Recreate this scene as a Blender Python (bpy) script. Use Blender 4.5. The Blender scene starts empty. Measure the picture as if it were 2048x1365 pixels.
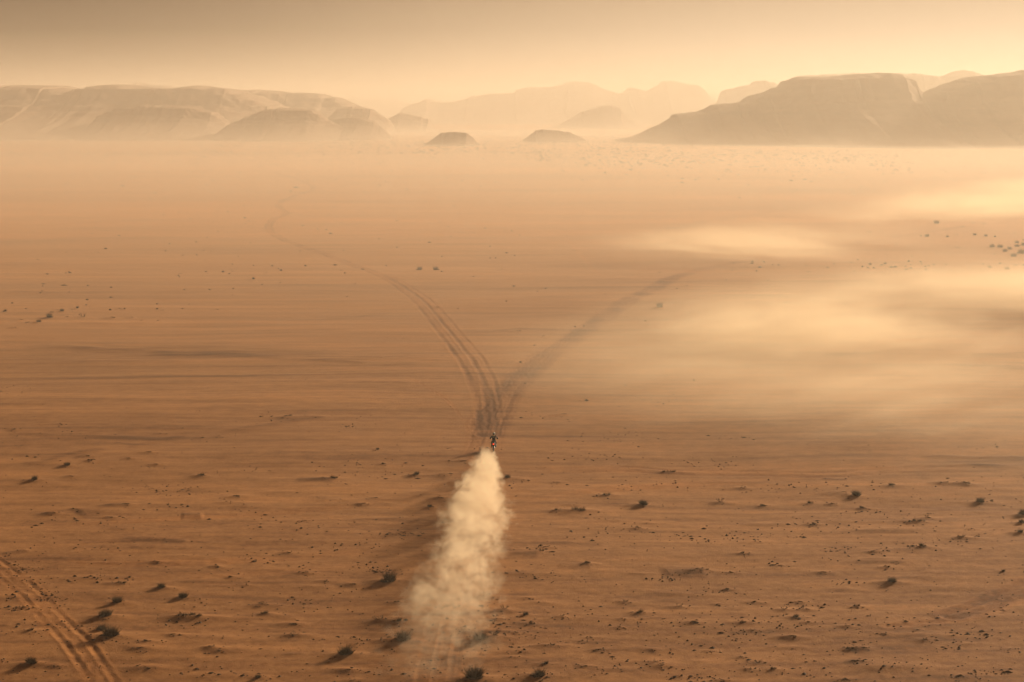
import bpy, bmesh, math, random
import numpy as np
from mathutils import Vector, Matrix
R = math.radians
scene = bpy.context.scene
C = scene.collection

# ------------------------------------------------------------------ camera
CAM_H = 34.5
FOV = 34.0
FPX = 1024 / math.tan(R(FOV / 2))          # focal length in photo pixels
HORIZ = 215.0
PITCH = math.atan((682.5 - HORIZ) / FPX)
cam_d = bpy.data.cameras.new('camera'); cam = bpy.data.objects.new('camera', cam_d); C.objects.link(cam)
cam.location = (0, 0, CAM_H); cam.rotation_euler = (R(90) - PITCH, 0, 0)
cam_d.sensor_fit = 'HORIZONTAL'; cam_d.angle = R(FOV); cam_d.clip_start = 1; cam_d.clip_end = 90000
scene.camera = cam

# ------------------------------------------------------------------ light
SUN_AZ = 43.0      # degrees to the right of the view direction
SUN_EL = 16.5
world = bpy.data.worlds.new('World'); scene.world = world; world.use_nodes = True
nt = world.node_tree; nt.nodes.clear()
wout = nt.nodes.new('ShaderNodeOutputWorld'); bg = nt.nodes.new('ShaderNodeBackground')
sky = nt.nodes.new('ShaderNodeTexSky'); sky.sky_type = 'NISHITA'; sky.sun_disc = False
sky.sun_elevation = R(SUN_EL); sky.sun_rotation = R(SUN_AZ); sky.dust_density = 8; sky.air_density = 1.0; sky.altitude = 800
sunv = Vector((math.sin(R(SUN_AZ)) * math.cos(R(SUN_EL)), math.cos(R(SUN_AZ)) * math.cos(R(SUN_EL)), math.sin(R(SUN_EL))))
# airborne dust turns the whole sky tan and makes it glow round the sun: mix towards a dust sky
tc = nt.nodes.new('ShaderNodeTexCoord')
dot = nt.nodes.new('ShaderNodeVectorMath'); dot.operation = 'DOT_PRODUCT'; dot.inputs[1].default_value = sunv
nt.links.new(tc.outputs['Generated'], dot.inputs[0])
rampS = nt.nodes.new('ShaderNodeValToRGB'); cr = rampS.color_ramp; cr.interpolation = 'B_SPLINE'
cr.elements[0].position = 0.0; cr.elements[0].color = (0.07, 0.043, 0.026, 1)
cr.elements[1].position = 1.0; cr.elements[1].color = (.55, .43, .31, 1)
for p, c in ((0.46, (0.045, 0.027, 0.015, 1)), (0.60, (0.10, 0.064, 0.038, 1)), (0.74, (0.36, 0.255, 0.165, 1)), (0.86, (0.44, 0.335, 0.235, 1)), (0.94, (.42, 0.325, 0.235, 1))):
    e = cr.elements.new(p); e.color = c
nt.links.new(dot.outputs['Value'], rampS.inputs[0])
sepz = nt.nodes.new('ShaderNodeSeparateXYZ'); nt.links.new(tc.outputs['Generated'], sepz.inputs[0])
rampE = nt.nodes.new('ShaderNodeValToRGB'); ce = rampE.color_ramp; ce.interpolation = 'EASE'
ce.elements[0].position = 0.0; ce.elements[0].color = (1.5, 1.5, 1.48, 1)
ce.elements[1].position = 0.1; ce.elements[1].color = (0.60, 0.51, 0.40, 1)
nt.links.new(sepz.outputs['Z'], rampE.inputs[0])
mul = nt.nodes.new('ShaderNodeVectorMath'); mul.operation = 'MULTIPLY'
nt.links.new(rampS.outputs[0], mul.inputs[0]); nt.links.new(rampE.outputs[0], mul.inputs[1])
SKYS = 0.08
scl = nt.nodes.new('ShaderNodeVectorMath'); scl.operation = 'SCALE'; scl.inputs['Scale'].default_value = 1.0 / SKYS
nt.links.new(mul.outputs[0], scl.inputs[0])
mixs = nt.nodes.new('ShaderNodeMix'); mixs.data_type = 'RGBA'; mixs.inputs[0].default_value = 0.96
nt.links.new(sky.outputs[0], mixs.inputs[6]); nt.links.new(scl.outputs[0], mixs.inputs[7])
nt.links.new(mixs.outputs[2], bg.inputs[0]); bg.inputs[1].default_value = SKYS
nt.links.new(bg.outputs[0], wout.inputs[0])

sl = bpy.data.lights.new('sun', 'SUN'); sl.energy = 5.0; sl.angle = R(3.5); sl.color = (1.0, 0.81, 0.57)
so = bpy.data.objects.new('sun', sl); C.objects.link(so)
so.rotation_euler = (-sunv).to_track_quat('-Z', 'Y').to_euler(); so.location = (300, 200, 400)

vs = scene.view_settings
scene.display_settings.display_device = 'sRGB'
vs.view_transform = 'Standard'; vs.look = 'None'; vs.gamma = 1; vs.use_curve_mapping = False
vs.exposure = 0.58
cy = scene.cycles
cy.max_bounces = 6; cy.diffuse_bounces = 2; cy.glossy_bounces = 1; cy.volume_bounces = 3; cy.transparent_max_bounces = 12
cy.volume_step_rate = 1.0; cy.volume_max_steps = 512
cy.use_denoising = True

# ------------------------------------------------------------------ helpers
cp, sp = math.cos(PITCH), math.sin(PITCH)
def ray(x, y):
    v = y - 682.5
    return (x - 1024.0, FPX * cp - v * sp, -FPX * sp - v * cp)
def gnd(x, y):
    """ground point (z=0) seen at photo pixel x, y"""
    dx, dy, dz = ray(x, y); t = CAM_H / -dz
    return dx * t, dy * t
def at_depth(x, y, Y):
    dx, dy, dz = ray(x, y); t = Y / dy
    return dx * t, CAM_H + dz * t
def ppm(y):
    return (y - HORIZ) / CAM_H

def tag(o, label=None, cat=None, group=None, kind=None):
    if label: o['label'] = label
    if cat: o['category'] = cat
    if group: o['group'] = group
    if kind: o['kind'] = kind
    return o
def new_obj(name, me, mat=None, parent=None):
    o = bpy.data.objects.new(name, me); C.objects.link(o)
    if mat is not None and me is not None and not me.materials: me.materials.append(mat)
    if parent: o.parent = parent
    return o
def mesh_np(name, verts, faces, smooth=True):
    me = bpy.data.meshes.new(name)
    verts = np.asarray(verts, np.float32); faces = np.asarray(faces, np.int32)
    n = faces.shape[1]
    me.vertices.add(len(verts)); me.vertices.foreach_set('co', verts.ravel())
    me.loops.add(faces.size); me.loops.foreach_set('vertex_index', faces.ravel())
    me.polygons.add(len(faces)); me.polygons.foreach_set('loop_start', np.arange(len(faces), dtype=np.int32) * n)
    me.polygons.foreach_set('use_smooth', np.full(len(faces), smooth))
    me.update(calc_edges=True); me.validate()
    return me

_rs = np.random.RandomState(7)
PERM = _rs.permutation(4096).astype(np.int64)
GR = _rs.uniform(0, 2 * np.pi, 4096); GX = np.cos(GR).astype(np.float32); GY = np.sin(GR).astype(np.float32)
def pn(x, y, seed=0):
    x = np.asarray(x, np.float64); y = np.asarray(y, np.float64)
    xi = np.floor(x).astype(np.int64); yi = np.floor(y).astype(np.int64)
    xf = (x - xi).astype(np.float32); yf = (y - yi).astype(np.float32)
    def g(ix, iy, fx, fy):
        h = PERM[(PERM[(ix + seed * 131) & 4095] + iy) & 4095]
        return GX[h] * fx + GY[h] * fy
    u = xf * xf * xf * (xf * (xf * 6 - 15) + 10); v = yf * yf * yf * (yf * (yf * 6 - 15) + 10)
    a = g(xi, yi, xf, yf); b = g(xi + 1, yi, xf - 1, yf)
    c = g(xi, yi + 1, xf, yf - 1); d = g(xi + 1, yi + 1, xf - 1, yf - 1)
    return (a + u * (b - a)) + v * ((c + u * (d - c)) - (a + u * (b - a)))
def sst(x, a, b):
    t = np.clip((x - a) / (b - a), 0, 1); return t * t * (3 - 2 * t)

# ------------------------------------------------------------------ materials
def mat_new(name):
    m = bpy.data.materials.new(name); m.use_nodes = True
    return m, m.node_tree, m.node_tree.nodes['Principled BSDF']
def simple_mat(name, col, rough=0.6, metal=0.0, var=0.15, scale=12.0, spec=0.4, coat=0.0):
    m, t, b = mat_new(name)
    n = t.nodes.new('ShaderNodeTexNoise'); n.inputs['Scale'].default_value = scale; n.inputs['Detail'].default_value = 3
    tcn = t.nodes.new('ShaderNodeTexCoord'); t.links.new(tcn.outputs['Object'], n.inputs['Vector'])
    r = t.nodes.new('ShaderNodeValToRGB')
    r.color_ramp.elements[0].position = 0.3; r.color_ramp.elements[1].position = 0.7
    r.color_ramp.elements[0].color = tuple(c * (1 - var) for c in col) + (1,)
    r.color_ramp.elements[1].color = tuple(min(1, c * (1 + var)) for c in col) + (1,)
    t.links.new(n.outputs['Fac'], r.inputs[0]); t.links.new(r.outputs[0], b.inputs['Base Color'])
    b.inputs['Roughness'].default_value = rough; b.inputs['Metallic'].default_value = metal
    b.inputs['Specular IOR Level'].default_value = spec; b.inputs['Coat Weight'].default_value = coat
    return m

# shrubs of the plain: photo x, photo y of the foot, width in photo pixels, kind
# D dense dome   S sparse tuft   T bare twigs   L low creeping cushion
SH = '''
121 850 6 L;28 862 12 T;175 917 14 L;180 927 12 S;135 936 15 D;257 922 10 L;298 908 12 L;404 877 8 S;438 873 6 L;311 933 12 L;69 963 17 D;140 955 9 L;405 954 20 S
472 994 22 L;250 1011 20 L;148 1019 8 S;108 1029 13 L;220 1035 16 L;756 902 9 D;897 925 6 S;928 926 12 L;768 931 13 S;665 959 22 S;832 952 16 D;898 950 17 L
726 1007 13 L;751 996 12 L;880 996 18 L;860 1012 13 D;1015 957 16 D;576 1107 14 L;1048 961 7 L;1116 966 10 L;1337 948 30 L;1486 977 13 T;1213 991 18 S;1114 1022 13 S
1160 1022 36 S;1287 1010 22 D;1443 1004 20 T;1530 1010 18 S;1277 1058 15 T;1091 1098 14 L;1083 1107 12 S;1484 1111 12 S;1785 974 20 S;1687 986 12 L;1713 992 22 D
1622 1005 18 S;1665 1007 12 L;1728 1015 18 S;1960 1004 22 D;1981 1001 10 S;2046 1031 24 D;1858 1027 9 T;1835 1045 22 S;1855 1037 14 L;1629 1049 13 S;2043 1048 16 D;2041 1069 14 D
1921 1078 20 S;1846 1098 22 S;1746 1107 14 L;1944 1060 7 L;242 1169 22 S;259 1157 7 D;323 1180 22 D;366 1199 22 D;234 1209 24 D;211 1240 32 D;203 1266 24 D;222 1280 38 D
378 1240 56 L;296 1291 18 S;281 1304 18 L;345 1276 16 L;64 1332 28 D;115 1335 9 L;292 1340 26 L;424 1302 14 T;438 1308 14 T;60 1268 18 S;48 1220 12 L;464 1157 14 S;495 1173 9 T
313 1127 14 L;433 1135 13 L;611 1150 14 L;651 1166 11 T;705 1173 16 L;776 1168 42 D;793 1205 13 S;526 1212 18 T;532 1231 22 S;585 1252 28 L;588 1276 20 T;712 1293 12 T;692 1316 38 D
806 1288 42 D;758 1246 26 T;792 1249 30 S;694 1345 20 L;516 1358 14 D;704 1364 16 T;962 1286 40 D;986 1280 34 T;950 1364 46 D;1010 1222 22 T;993 1242 9 T;972 1192 22 T
1177 1131 14 S;1412 1144 16 L;1385 1147 12 L;1464 1147 11 S;1452 1179 11 S;1055 1197 13 L;1251 1205 16 T;1359 1214 16 T;1437 1208 9 L;1507 1204 15 S;1283 1228 24 S;1052 1233 15 D
1124 1236 13 T;1065 1251 18 S;1237 1257 10 T;1243 1241 8 T;1383 1249 17 S;1484 1249 18 S;1503 1264 11 L;1034 1270 13 T;1182 1277 9 T;1098 1296 26 L;1197 1303 15 L;1303 1304 10 L
1091 1332 14 D;1170 1337 12 L;1075 1358 38 D;1312 1329 14 T;1322 1336 18 T;1482 1318 9 T;1514 1329 20 T;1496 1343 16 L;1355 1356 11 T;1422 1305 10 L;1445 1364 9 L;1560 1133 11 L
1646 1147 15 L;1773 1137 14 S;1794 1127 6 L;1784 1166 24 D;2007 1145 9 D;1568 1220 16 T;1601 1204 14 L;1713 1213 16 S;1614 1219 10 L;1591 1237 14 D;1617 1248 9 T;1695 1257 14 T
1583 1278 24 L;1848 1283 14 T;1699 1301 18 S;1725 1300 16 L;1548 1343 20 S;1716 1327 12 L;1693 1363 14 S;1770 1271 9 L;1833 1262 6 L;1160 1285 8 L;1930 971 22 L;1888 970 20 L
9 625 11 D;42 642 11 L;100 638 16 D;115 621 5 S;104 627 8 S;124 624 10 D;147 621 9 L;155 618 8 D;134 636 10 L;166 636 16 T;56 648 12 L;78 647 11 D;225 637 15 L;240 619 8 L
250 620 7 S;314 619 5 D;326 621 6 L;364 618 6 S;264 636 8 L;436 619 6 S;211 616 3 L;30 657 8 L;838 541 15 D;873 541 15 D;1003 538 8 L;683 542 9 L;726 540 9 S;562 568 6 S
562 542 7 D;545 533 5 D;411 544 7 S;446 545 7 D;466 543 7 L;360 548 9 L;140 547 8 D;875 616 6 S;915 618 5 S;1037 664 12 L;1150 656 5 D;1320 618 15 D;1087 673 9 L;1238 666 4 S
507 560 8 D;710 569 4 S;1793 448 10 L;1873 448 12 D;1926 455 11 L;1841 474 7 S;1854 475 10 D;1895 475 7 D;1912 470 9 L;1950 472 10 D;1972 474 9 D;1990 475 5 D;1740 465 9 S
1764 464 6 L;1724 455 8 L;2018 453 9 L;2028 467 5 S;1984 497 12 D;2000 497 13 D;2020 500 12 D;2010 504 12 D;2034 487 11 D;2046 492 14 D;2034 495 11 D;2046 481 5 D;2041 507 20 D;2028 513 14 D
1740 531 8 D;1817 524 7 D;1770 529 8 D;1798 526 6 L;1884 523 7 L;2000 528 6 D;1980 537 10 D;2014 541 12 D;1948 448 9 T;1968 449 8 T;1915 497 14 L;1400 690 6 S;1412 814 6 L;1890 806 9 L
1128 830 14 L;320 868 7 L;610 1040 8 L
'''
shrubs = []
for ln in SH.replace('\n', ';').split(';'):
    q = ln.split()
    if len(q) == 4: shrubs.append((float(q[0]), float(q[1]), float(q[2]), q[3]))

# ------------------------------------------------------------------ wheel tracks and streaks, in photo pixels
# (polyline, ruts [(offset m, half width m, depth m)], band half width m, band tint, rut tint)
TRK = [
 ([(862,1420),(868,1365),(880,1290),(905,1180),(930,1085),(955,985),(978,880),(1000,810),(1036,756),(1085,712),(1150,668),(1215,622),(1285,583),(1350,552),(1420,535),(1480,525),(1600,506),(1700,490),(1850,466),(1950,452),(2060,444),(2200,436)],
  [(-1.25,.16,.03),(-.95,.13,.04),(.62,.14,.03),(.95,.16,.045),(.1,.1,.02)], 1.75, -.11, -.08),
 ([(978,880),(1004,806),(1044,758),(1096,714),(1160,670),(1225,624),(1292,585),(1356,553),(1424,536)],
  [(-.8,.3,.04),(.8,.3,.04)], 2.0, -.26, -.06),
 ([(972,900),(968,840),(985,795),(1030,745),(1080,705),(1140,664)],
  [(-.4,.2,.03),(.7,.2,.03)], 1.3, -.10, -.05),
 ([(975,870),(968,805),(950,755),(918,705),(880,655),(846,612),(800,573),(740,543),(680,520),(620,499),(560,476),(537,457),(546,440),(572,427),(556,410),(592,391),(628,378),(600,360),(540,345),(500,330)],
  [(-1.0,.25,.07),(.9,.28,.08)], 1.2, -.16, -.14),
 ([(992,850),(984,800),(975,755),(945,705),(903,655),(866,612),(815,573),(750,543)],
  [(-.7,.22,.08),(.8,.28,.08)], 1.2, -.12, -.13),
 ([(940,900),(945,850),(960,800),(935,745),(905,700),(870,650)], [(0,.25,.05)], .8, -.06, -.14),
 ([(935,940),(958,870),(985,815),(1005,790)], [(-.6,.15,.04),(.6,.15,.04)], 1.1, -.08, -.14),
 ([(1010,900),(1000,860),(1015,825),(1045,790)], [(0,.15,.04)], .6, -.05, -.12),
 ([(-140,1042),(-70,1088),(0,1137),(58,1187),(106,1240),(150,1287),(190,1338),(230,1395),(260,1440)],
  [(-.7,.17,.04),(.7,.17,.04)], 1.3, .04, -.07),
 ([(0,1062),(120,1053),(230,1043),(380,1034),(512,1025),(690,1010),(850,986),(925,972)], [(-.7,.1,.04),(.7,.1,.04)], .9, 0, -.12),
 ([(0,1118),(200,1128),(380,1126),(512,1121),(640,1112),(850,1083),(930,1070)], [(-.75,.1,.04),(.75,.1,.04)], .9, 0, -.14),
 ([(180,1160),(400,1153),(512,1148),(660,1138),(850,1116),(900,1110)], [(-.75,.09,.04),(.75,.09,.04)], .9, 0, -.12),
 ([(0,1107),(60,1099),(230,1086),(360,1079),(512,1062)], [(-.6,.1,.04),(.5,.1,.04)], .8, -.02, -.14),
 ([(20,1112),(90,1080),(150,1063),(260,1040)], [(-.5,.1,.03),(.5,.1,.03)], .6, -.02, -.12),
 ([(1010,1012),(1060,1000),(1120,989),(1200,980),(1300,974),(1430,966),(1600,957),(1750,948)], [(-.75,.12,.05),(.75,.12,.05)], 1.0, -.04, -.13),
 ([(1010,950),(1060,944),(1150,942),(1260,940),(1340,946),(1500,948),(1650,952),(1800,944),(2060,937)], [(-.9,.3,.06),(.9,.3,.06)], 1.4, -.08, -.18),
 ([(2200,1105),(2110,1145),(2048,1172),(2000,1193),(1958,1212),(1900,1230)], [(-.4,.35,.14),(.6,.3,.10)], 1.4, -.24, -.14),
 ([(2200,1130),(2110,1170),(2048,1192),(1985,1222),(1940,1236),(1840,1248),(1780,1255)], [(0,.3,.06)], .7, .06, -.05),
 ([(1970,1365),(1935,1350),(1890,1322),(1850,1305),(1790,1283),(1700,1270)], [(-.4,.08,.03),(.4,.08,.03)], .5, 0, -.12),
 ([(1950,1350),(1900,1362),(1700,1372),(1500,1380)], [(-.3,.2,.05)], .8, -.08, -.1),
 ([(1700,1268),(1790,1262),(1850,1250)], [(0,.3,.08)], .8, -.1, -.1),
 ([(780,745),(830,762),(880,792),(920,828),(965,885)], [(0,.1,.03)], .3, 0, -.14),
 ([(850,772),(885,792),(918,803)], [(0,.08,.03)], .3, 0, -.16),
 ([(840,760),(890,800),(940,850)], [(0,.08,.02)], .3, 0, -.10),
 ([(1300,670),(1340,642),(1385,612),(1420,590)], [(-.8,.2,.02),(.8,.2,.02)], .3, 0, .12),
 ([(1130,470),(1180,530),(1215,560)], [(-.5,.25,.02)], .3, 0, .10),
 ([(985,1100),(1010,1107),(1050,1112),(1090,1108)], [(0,.25,.06)], .7, -.12, -.12),
 ([(620,510),(606,530),(600,545)], [(-.6,.2,.02),(.6,.2,.02)], .3, 0, .10),
]
STREAK = [  # polyline, half width m, tint
 ([(30,930),(90,927),(160,908),(220,897)], 1.2, -.28), ([(225,886),(270,890),(300,891)], .3, -.45), ([(250,898),(330,880),(400,868)], .8, -.16),
 ([(415,864),(500,857),(590,841),(645,834)], 1.3, -.26), ([(545,838),(610,833),(660,836)], 1.0, -.3),
 ([(0,868),(90,870),(250,876),(360,880)], .9, -.25), ([(0,700),(200,697),(520,706),(760,715),(960,730)], 6, -.16), ([(0,690),(260,703),(520,712),(700,716)], 2.0, -.28),
 ([(200,712),(420,712),(620,722),(860,733)], 1.4, -.25), ([(50,724),(250,724),(420,722)], 1.6, -.22), ([(0,585),(150,586),(260,583)], 1.5, -.25), ([(0,629),(160,630)], 2.2, -.25),
 ([(60,650),(170,648),(330,646)], 1.0, -.2), ([(870,664),(990,663),(1060,659),(1200,664),(1300,660)], 1.5, -.26), ([(560,640),(700,635),(800,620)], 1.2, -.14),
 ([(1490,712),(1600,708),(1720,711)], 1.6, -.22), ([(1500,678),(1560,672),(1640,669)], 1.8, -.24), ([(1640,710),(1760,708)], 1.2, -.24), ([(1330,725),(1500,729),(1640,731)], 1.2, -.22),
 ([(1560,645),(1720,645)], 1.4, -.2), ([(1930,712),(2100,708)], 1.6, -.35), ([(1900,733),(2100,740)], 2.5, -.25), ([(1730,936),(1830,940),(1930,934),(2100,918)], 2.2, -.2),
 ([(1930,935),(2100,934)], .8, -.4), ([(1640,960),(1700,961)], .4, -.45), ([(1850,967),(1900,969)], .3, -.45), ([(1910,969),(1945,968)], .4, -.4), ([(1265,941),(1330,944)], .3, -.4),
 ([(1720,860),(1800,854)], 1.0, -.2), ([(1750,872),(1860,868)], 1.8, -.16), ([(1830,915),(1950,918),(2100,924)], 1.0, -.2), ([(60,1030),(100,1028),(170,1018),(250,1008)], .8, -.28),
 ([(150,1028),(250,1014)], 1.6, -.15), ([(360,1030),(410,1028)], 1.4, -.26), ([(690,1040),(800,1034),(870,1030),(900,1022)], 1.4, -.18), ([(600,995),(730,1002),(800,995),(900,990)], 1.8, -.14),
 ([(590,958),(680,962)], 1.2, -.26), ([(800,955),(910,953)], 1.1, -.22), ([(120,1088),(230,1086),(400,1080)], .35, -.3), ([(320,1088),(380,1086)], .7, -.26), ([(0,1110),(60,1100)], .6, -.25),
 ([(1320,1148),(1420,1144)], 1.6, -.25), ([(1000,1105),(1090,1110)], 1.2, -.22), ([(1110,1133),(1190,1131)], 1.0, -.2), ([(0,455),(300,440),(650,437),(1000,436)], 3.0, -.14),
 ([(0,385),(500,390)], 16, -.14), ([(0,332),(400,334),(800,340)], 22, -.14), ([(0,340),(250,350)], 10, -.12), ([(1300,470),(1480,433),(1600,438),(1700,440)], 6, -.2), ([(1400,395),(1700,378),(2100,368)], 16, -.14),
 ([(560,540),(700,542),(900,544)], 1.5, -.18), ([(1024,566),(1200,560),(1400,558)], 1.5, -.12), ([(1020,596),(1240,590)], 1.2, -.12),
]

# ------------------------------------------------------------------ ground sheet
def build_ground():
    rp = np.arange(1520, 219, -1.45)
    r_main = CAM_H * FPX / (rp - HORIZ) * 1.0
    # convert row pixel to horizontal distance exactly
    vv = rp - 682.5
    r_main = CAM_H * (FPX * cp - vv * sp) / (FPX * sp + vv * cp)
    r_near = np.linspace(.05, r_main[0] - 2, 26)
    r_far = np.array([r_main[-1] * 1.25, r_main[-1] * 1.6, r_main[-1] * 2.2])
    rr = np.concatenate([r_near, r_main, r_far])
    dense = np.arange(-R(21.5), R(21.5), 1.55 / FPX)
    coarse = np.linspace(R(21.5), 2 * np.pi - R(21.5), 90)[:-1]
    th = np.concatenate([dense, coarse])
    nr, na = len(rr), len(th)
    RR, TH = np.meshgrid(rr, th, indexing='ij')
    X = (RR * np.sin(TH)).ravel(); Y = (RR * np.cos(TH)).ravel(); Rf = RR.ravel()
    dr = np.gradient(rr); DR = np.repeat(dr, na)
    # -- height
    Z = np.zeros_like(X)
    def octv(lx, ly, seed, rot=0.0, fade=True):
        c, s = math.cos(rot), math.sin(rot)
        n = pn((X * c + Y * s) / lx, (-X * s + Y * c) / ly, seed)
        if fade: n = n * sst(ly / DR, 1.2, 3.0)
        return n
    warp = octv(60, 40, 3, fade=False) * 6
    Z += 0.35 * octv(70, 22, 1) + .16 * octv(22, 8, 2, .05) + .05 * octv(9, 3.8, 4, -.06)
    Z += 0.026 * octv(3.2, 1.9, 5) + .022 * octv(1.4, .8, 6) + .012 * octv(.6, .45, 7)
    far = sst(Rf, 1100, 3000)
    Z += far * (1.6 * octv(900, 500, 8) + .8 * octv(260, 160, 9))
    # -- tint (albedo multiplier)
    T = .54 * sst(Rf, 105, 520)      # distance haze painted into the sand colour, lighter away from the camera
    x2 = X + warp
    y2 = Y + 5 * octv(120, 90, 33, fade=False) + 2.2 * octv(38, 30, 34, fade=False)
    def st(lx, ly, seed, rot, amp, lo=1.0):
        nonlocal T
        c, s = math.cos(rot), math.sin(rot)
        n = pn((x2 * c + y2 * s) / lx, (-x2 * s + y2 * c) / ly, seed) * sst(ly / DR, .9, 2.2)
        T += amp * np.where(n < 0, n * lo, n)
    st(160, 55, 20, .05, .16); st(70, 20, 21, .03, .15); st(44, 7, 22, -.02, .15); st(22, 2.6, 23, .02, .17, 1.5)
    st(12, 1.2, 24, -.03, .2, 1.6); st(5, .6, 25, .02, .16, 1.5); st(600, 90, 26, .02, .22); st(1200, 220, 27, -.03, .26)
    st(300, 36, 31, .03, .2)
    st(1.6, 1.1, 28, 0, .2); st(.5, .5, 29, 0, .2)
    # dark discontinuous wind lines, stronger in the middle distance
    mid = sst(Rf, 150, 210) * (1 - sst(Rf, 420, 800))
    for lx, ly, sd, ro in ((70, 2.2, 40, .012), (45, 1.3, 41, -.02), (110, 4.0, 42, .02)):
        c, s = math.cos(ro), math.sin(ro)
        n = pn((x2 * c + y2 * s) / lx, (-x2 * s + y2 * c) / ly, sd) * sst(ly / DR, .7, 1.6)
        gate = sst(pn(X / 120, Y / 40, sd + 9), -.05, .35)
        T -= .42 * sst(n, .25, .6) * mid * (.25 + .75 * gate)
        Z += .06 * sst(n, .25, .6) * mid
    # -- mounds under shrubs
    rnd = random.Random(3)
    near_ok = np.nonzero((np.abs(TH.ravel()) < R(21.5)) & (Rf > 60) & (Rf < 900))[0]
    Xn, Yn = X[near_ok], Y[near_ok]
    Zn = np.zeros_like(Xn); Tn = np.zeros_like(Xn); FL = np.zeros_like(Xn)
    order = np.argsort(Yn); Ys = Yn[order]
    def window(y0, y1):
        a, b = np.searchsorted(Ys, (y0, y1)); return order[a:b]
    ms = []
    for (sx, sy, w, k) in shrubs:
        gx, gy = gnd(sx, sy); wm = w / ppm(sy)
        hgt = {'D': .16, 'S': .14, 'T': .15, 'L': .17}[k] * min(1.6, wm) ** .8
        if sy < 560: hgt *= .5
        ms.append((gx - wm * rnd.uniform(.0, .5), gy + .1, wm * rnd.uniform(.9, 1.5) + .3, wm * rnd.uniform(.4, .65) + .25, hgt * rnd.uniform(.9, 1.5), rnd.uniform(-.1, .14)))
    for i in range(150):   # bare hummocks
        py = 960 + 430 * rnd.random() ** .8; px = rnd.uniform(-60, 2110)
        gx, gy = gnd(px, py)
        s = rnd.uniform(.5, 1.8)
        ms.append((gx, gy, s * 1.6, s * .55, rnd.uniform(.02, .08) * s ** .5, rnd.uniform(-.1, .1)))
    for (mx, my, ax, ay, h, ro) in ms:
        id_ = window(my - 3 * max(ay, ax * .25), my + 3 * max(ay, ax * .25))
        if not len(id_): continue
        dx = Xn[id_] - mx; dy = Yn[id_] - my
        k = np.abs(dx) < 3.2 * ax; id_ = id_[k]; dx = dx[k]; dy = dy[k]
        c, s = math.cos(ro), math.sin(ro)
        u = (dx * c + dy * s) / ax; v = (-dx * s + dy * c) / ay
        # steeper on the shaded (left) side, long tail to the right
        g = np.exp(-(u * u) * np.where(u < 0, 2.0, 1.1) - v * v * 1.6)
        Zn[id_] += h * g
        Tn[id_] -= .07 * g
    # -- tracks
    def seg_field(poly, hw):
        P = [gnd(*p) for p in poly]
        # Catmull-Rom resample
        Q = []
        for i in range(len(P) - 1):
            p0 = P[max(i - 1, 0)]; p1 = P[i]; p2 = P[i + 1]; p3 = P[min(i + 2, len(P) - 1)]
            for j in range(5):
                t = j / 5
                Q.append(tuple(.5 * ((2 * b) + (-a + c_) * t + (2 * a - 5 * b + 4 * c_ - d) * t * t + (-a + 3 * b - 3 * c_ + d) * t ** 3) for a, b, c_, d in zip(p0, p1, p2, p3)))
        Q.append(P[-1]); Q = np.array(Q)
        best = {}
        ids = []; offs = []; ss = []; dd = []
        acc = 0
        for a, b in zip(Q[:-1], Q[1:]):
            L = math.hypot(*(b - a)) + 1e-6; t = (b - a) / L
            id_ = window(min(a[1], b[1]) - hw - 1, max(a[1], b[1]) + hw + 1)
            x_, y_ = Xn[id_], Yn[id_]
            k = (x_ > min(a[0], b[0]) - hw - 1) & (x_ < max(a[0], b[0]) + hw + 1)
            id_ = id_[k]; dx = Xn[id_] - a[0]; dy = Yn[id_] - a[1]
            s_ = dx * t[0] + dy * t[1]; sc = np.clip(s_, 0, L)
            o_ = dx * (-t[1]) + dy * t[0]
            d_ = np.hypot(dx - sc * t[0], dy - sc * t[1])
            k = d_ < hw + .5
            ids.append(id_[k]); offs.append(np.sign(o_[k]) * d_[k]); ss.append(acc + sc[k]); dd.append(d_[k])
            acc += L
        ids = np.concatenate(ids); offs = np.concatenate(offs); ss = np.concatenate(ss); dd = np.concatenate(dd)
        o = np.lexsort((dd, ids)); ids = ids[o]
        f = np.concatenate([[True], ids[1:] != ids[:-1]]) if len(ids) else np.zeros(0, bool)
        return ids[f], offs[o][f], ss[o][f], acc
    for ti, (poly, ruts, bw, bt, rt) in enumerate(TRK):
        hw = bw + 1.2
        id_, of, s_, tot = seg_field(poly, hw)
        if not len(id_): continue
        ends = sst(s_, 0, 12) * (1 - sst(s_, tot - 25, tot)) if ti not in (0, 3, 8, 16, 17) else np.ones_like(s_)
        wob = pn(s_ / 14, np.zeros_like(s_) + ti, 50 + ti) * .22
        of = of + wob
        br = .65 + .7 * sst(pn(Xn[id_] / 3.5, Yn[id_] / 9, 70 + ti), -.3, .4)
        band = 1 - sst(np.abs(of), bw * .7, bw * 1.15)
        Tn[id_] += bt * band * ends * br * np.clip(Yn[id_] / 300, 1, 2)
        FL[id_] = np.maximum(FL[id_], band * ends * .8)
        Zn[id_] += .035 * band * ends * pn(s_ / .9, of / .45, 90 + ti)
        for (ro, rw, dp) in ruts:
            cell = np.maximum(1.0, 0.00042 * Yn[id_] / rw)      # never thinner than the sheet can carry
            e = np.exp(-((of - ro) / (rw * cell)) ** 2)
            e2 = np.exp(-((np.abs(of - ro) - rw * cell * 2.1) / (rw * cell * .8)) ** 2)
            Zn[id_] += ends * dp * np.clip(90 / Yn[id_], .25, 1) * (-.8 * e + .4 * e2) * br
            tread = 1 + .2 * np.sin(s_ * 2 * np.pi / .55) * (Yn[id_] < 150)
            Tn[id_] += ends * rt * .62 * e * br * tread * np.clip(Yn[id_] / 220, 1, 2.4)
            Tn[id_] -= ends * rt * .25 * e2
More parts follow.
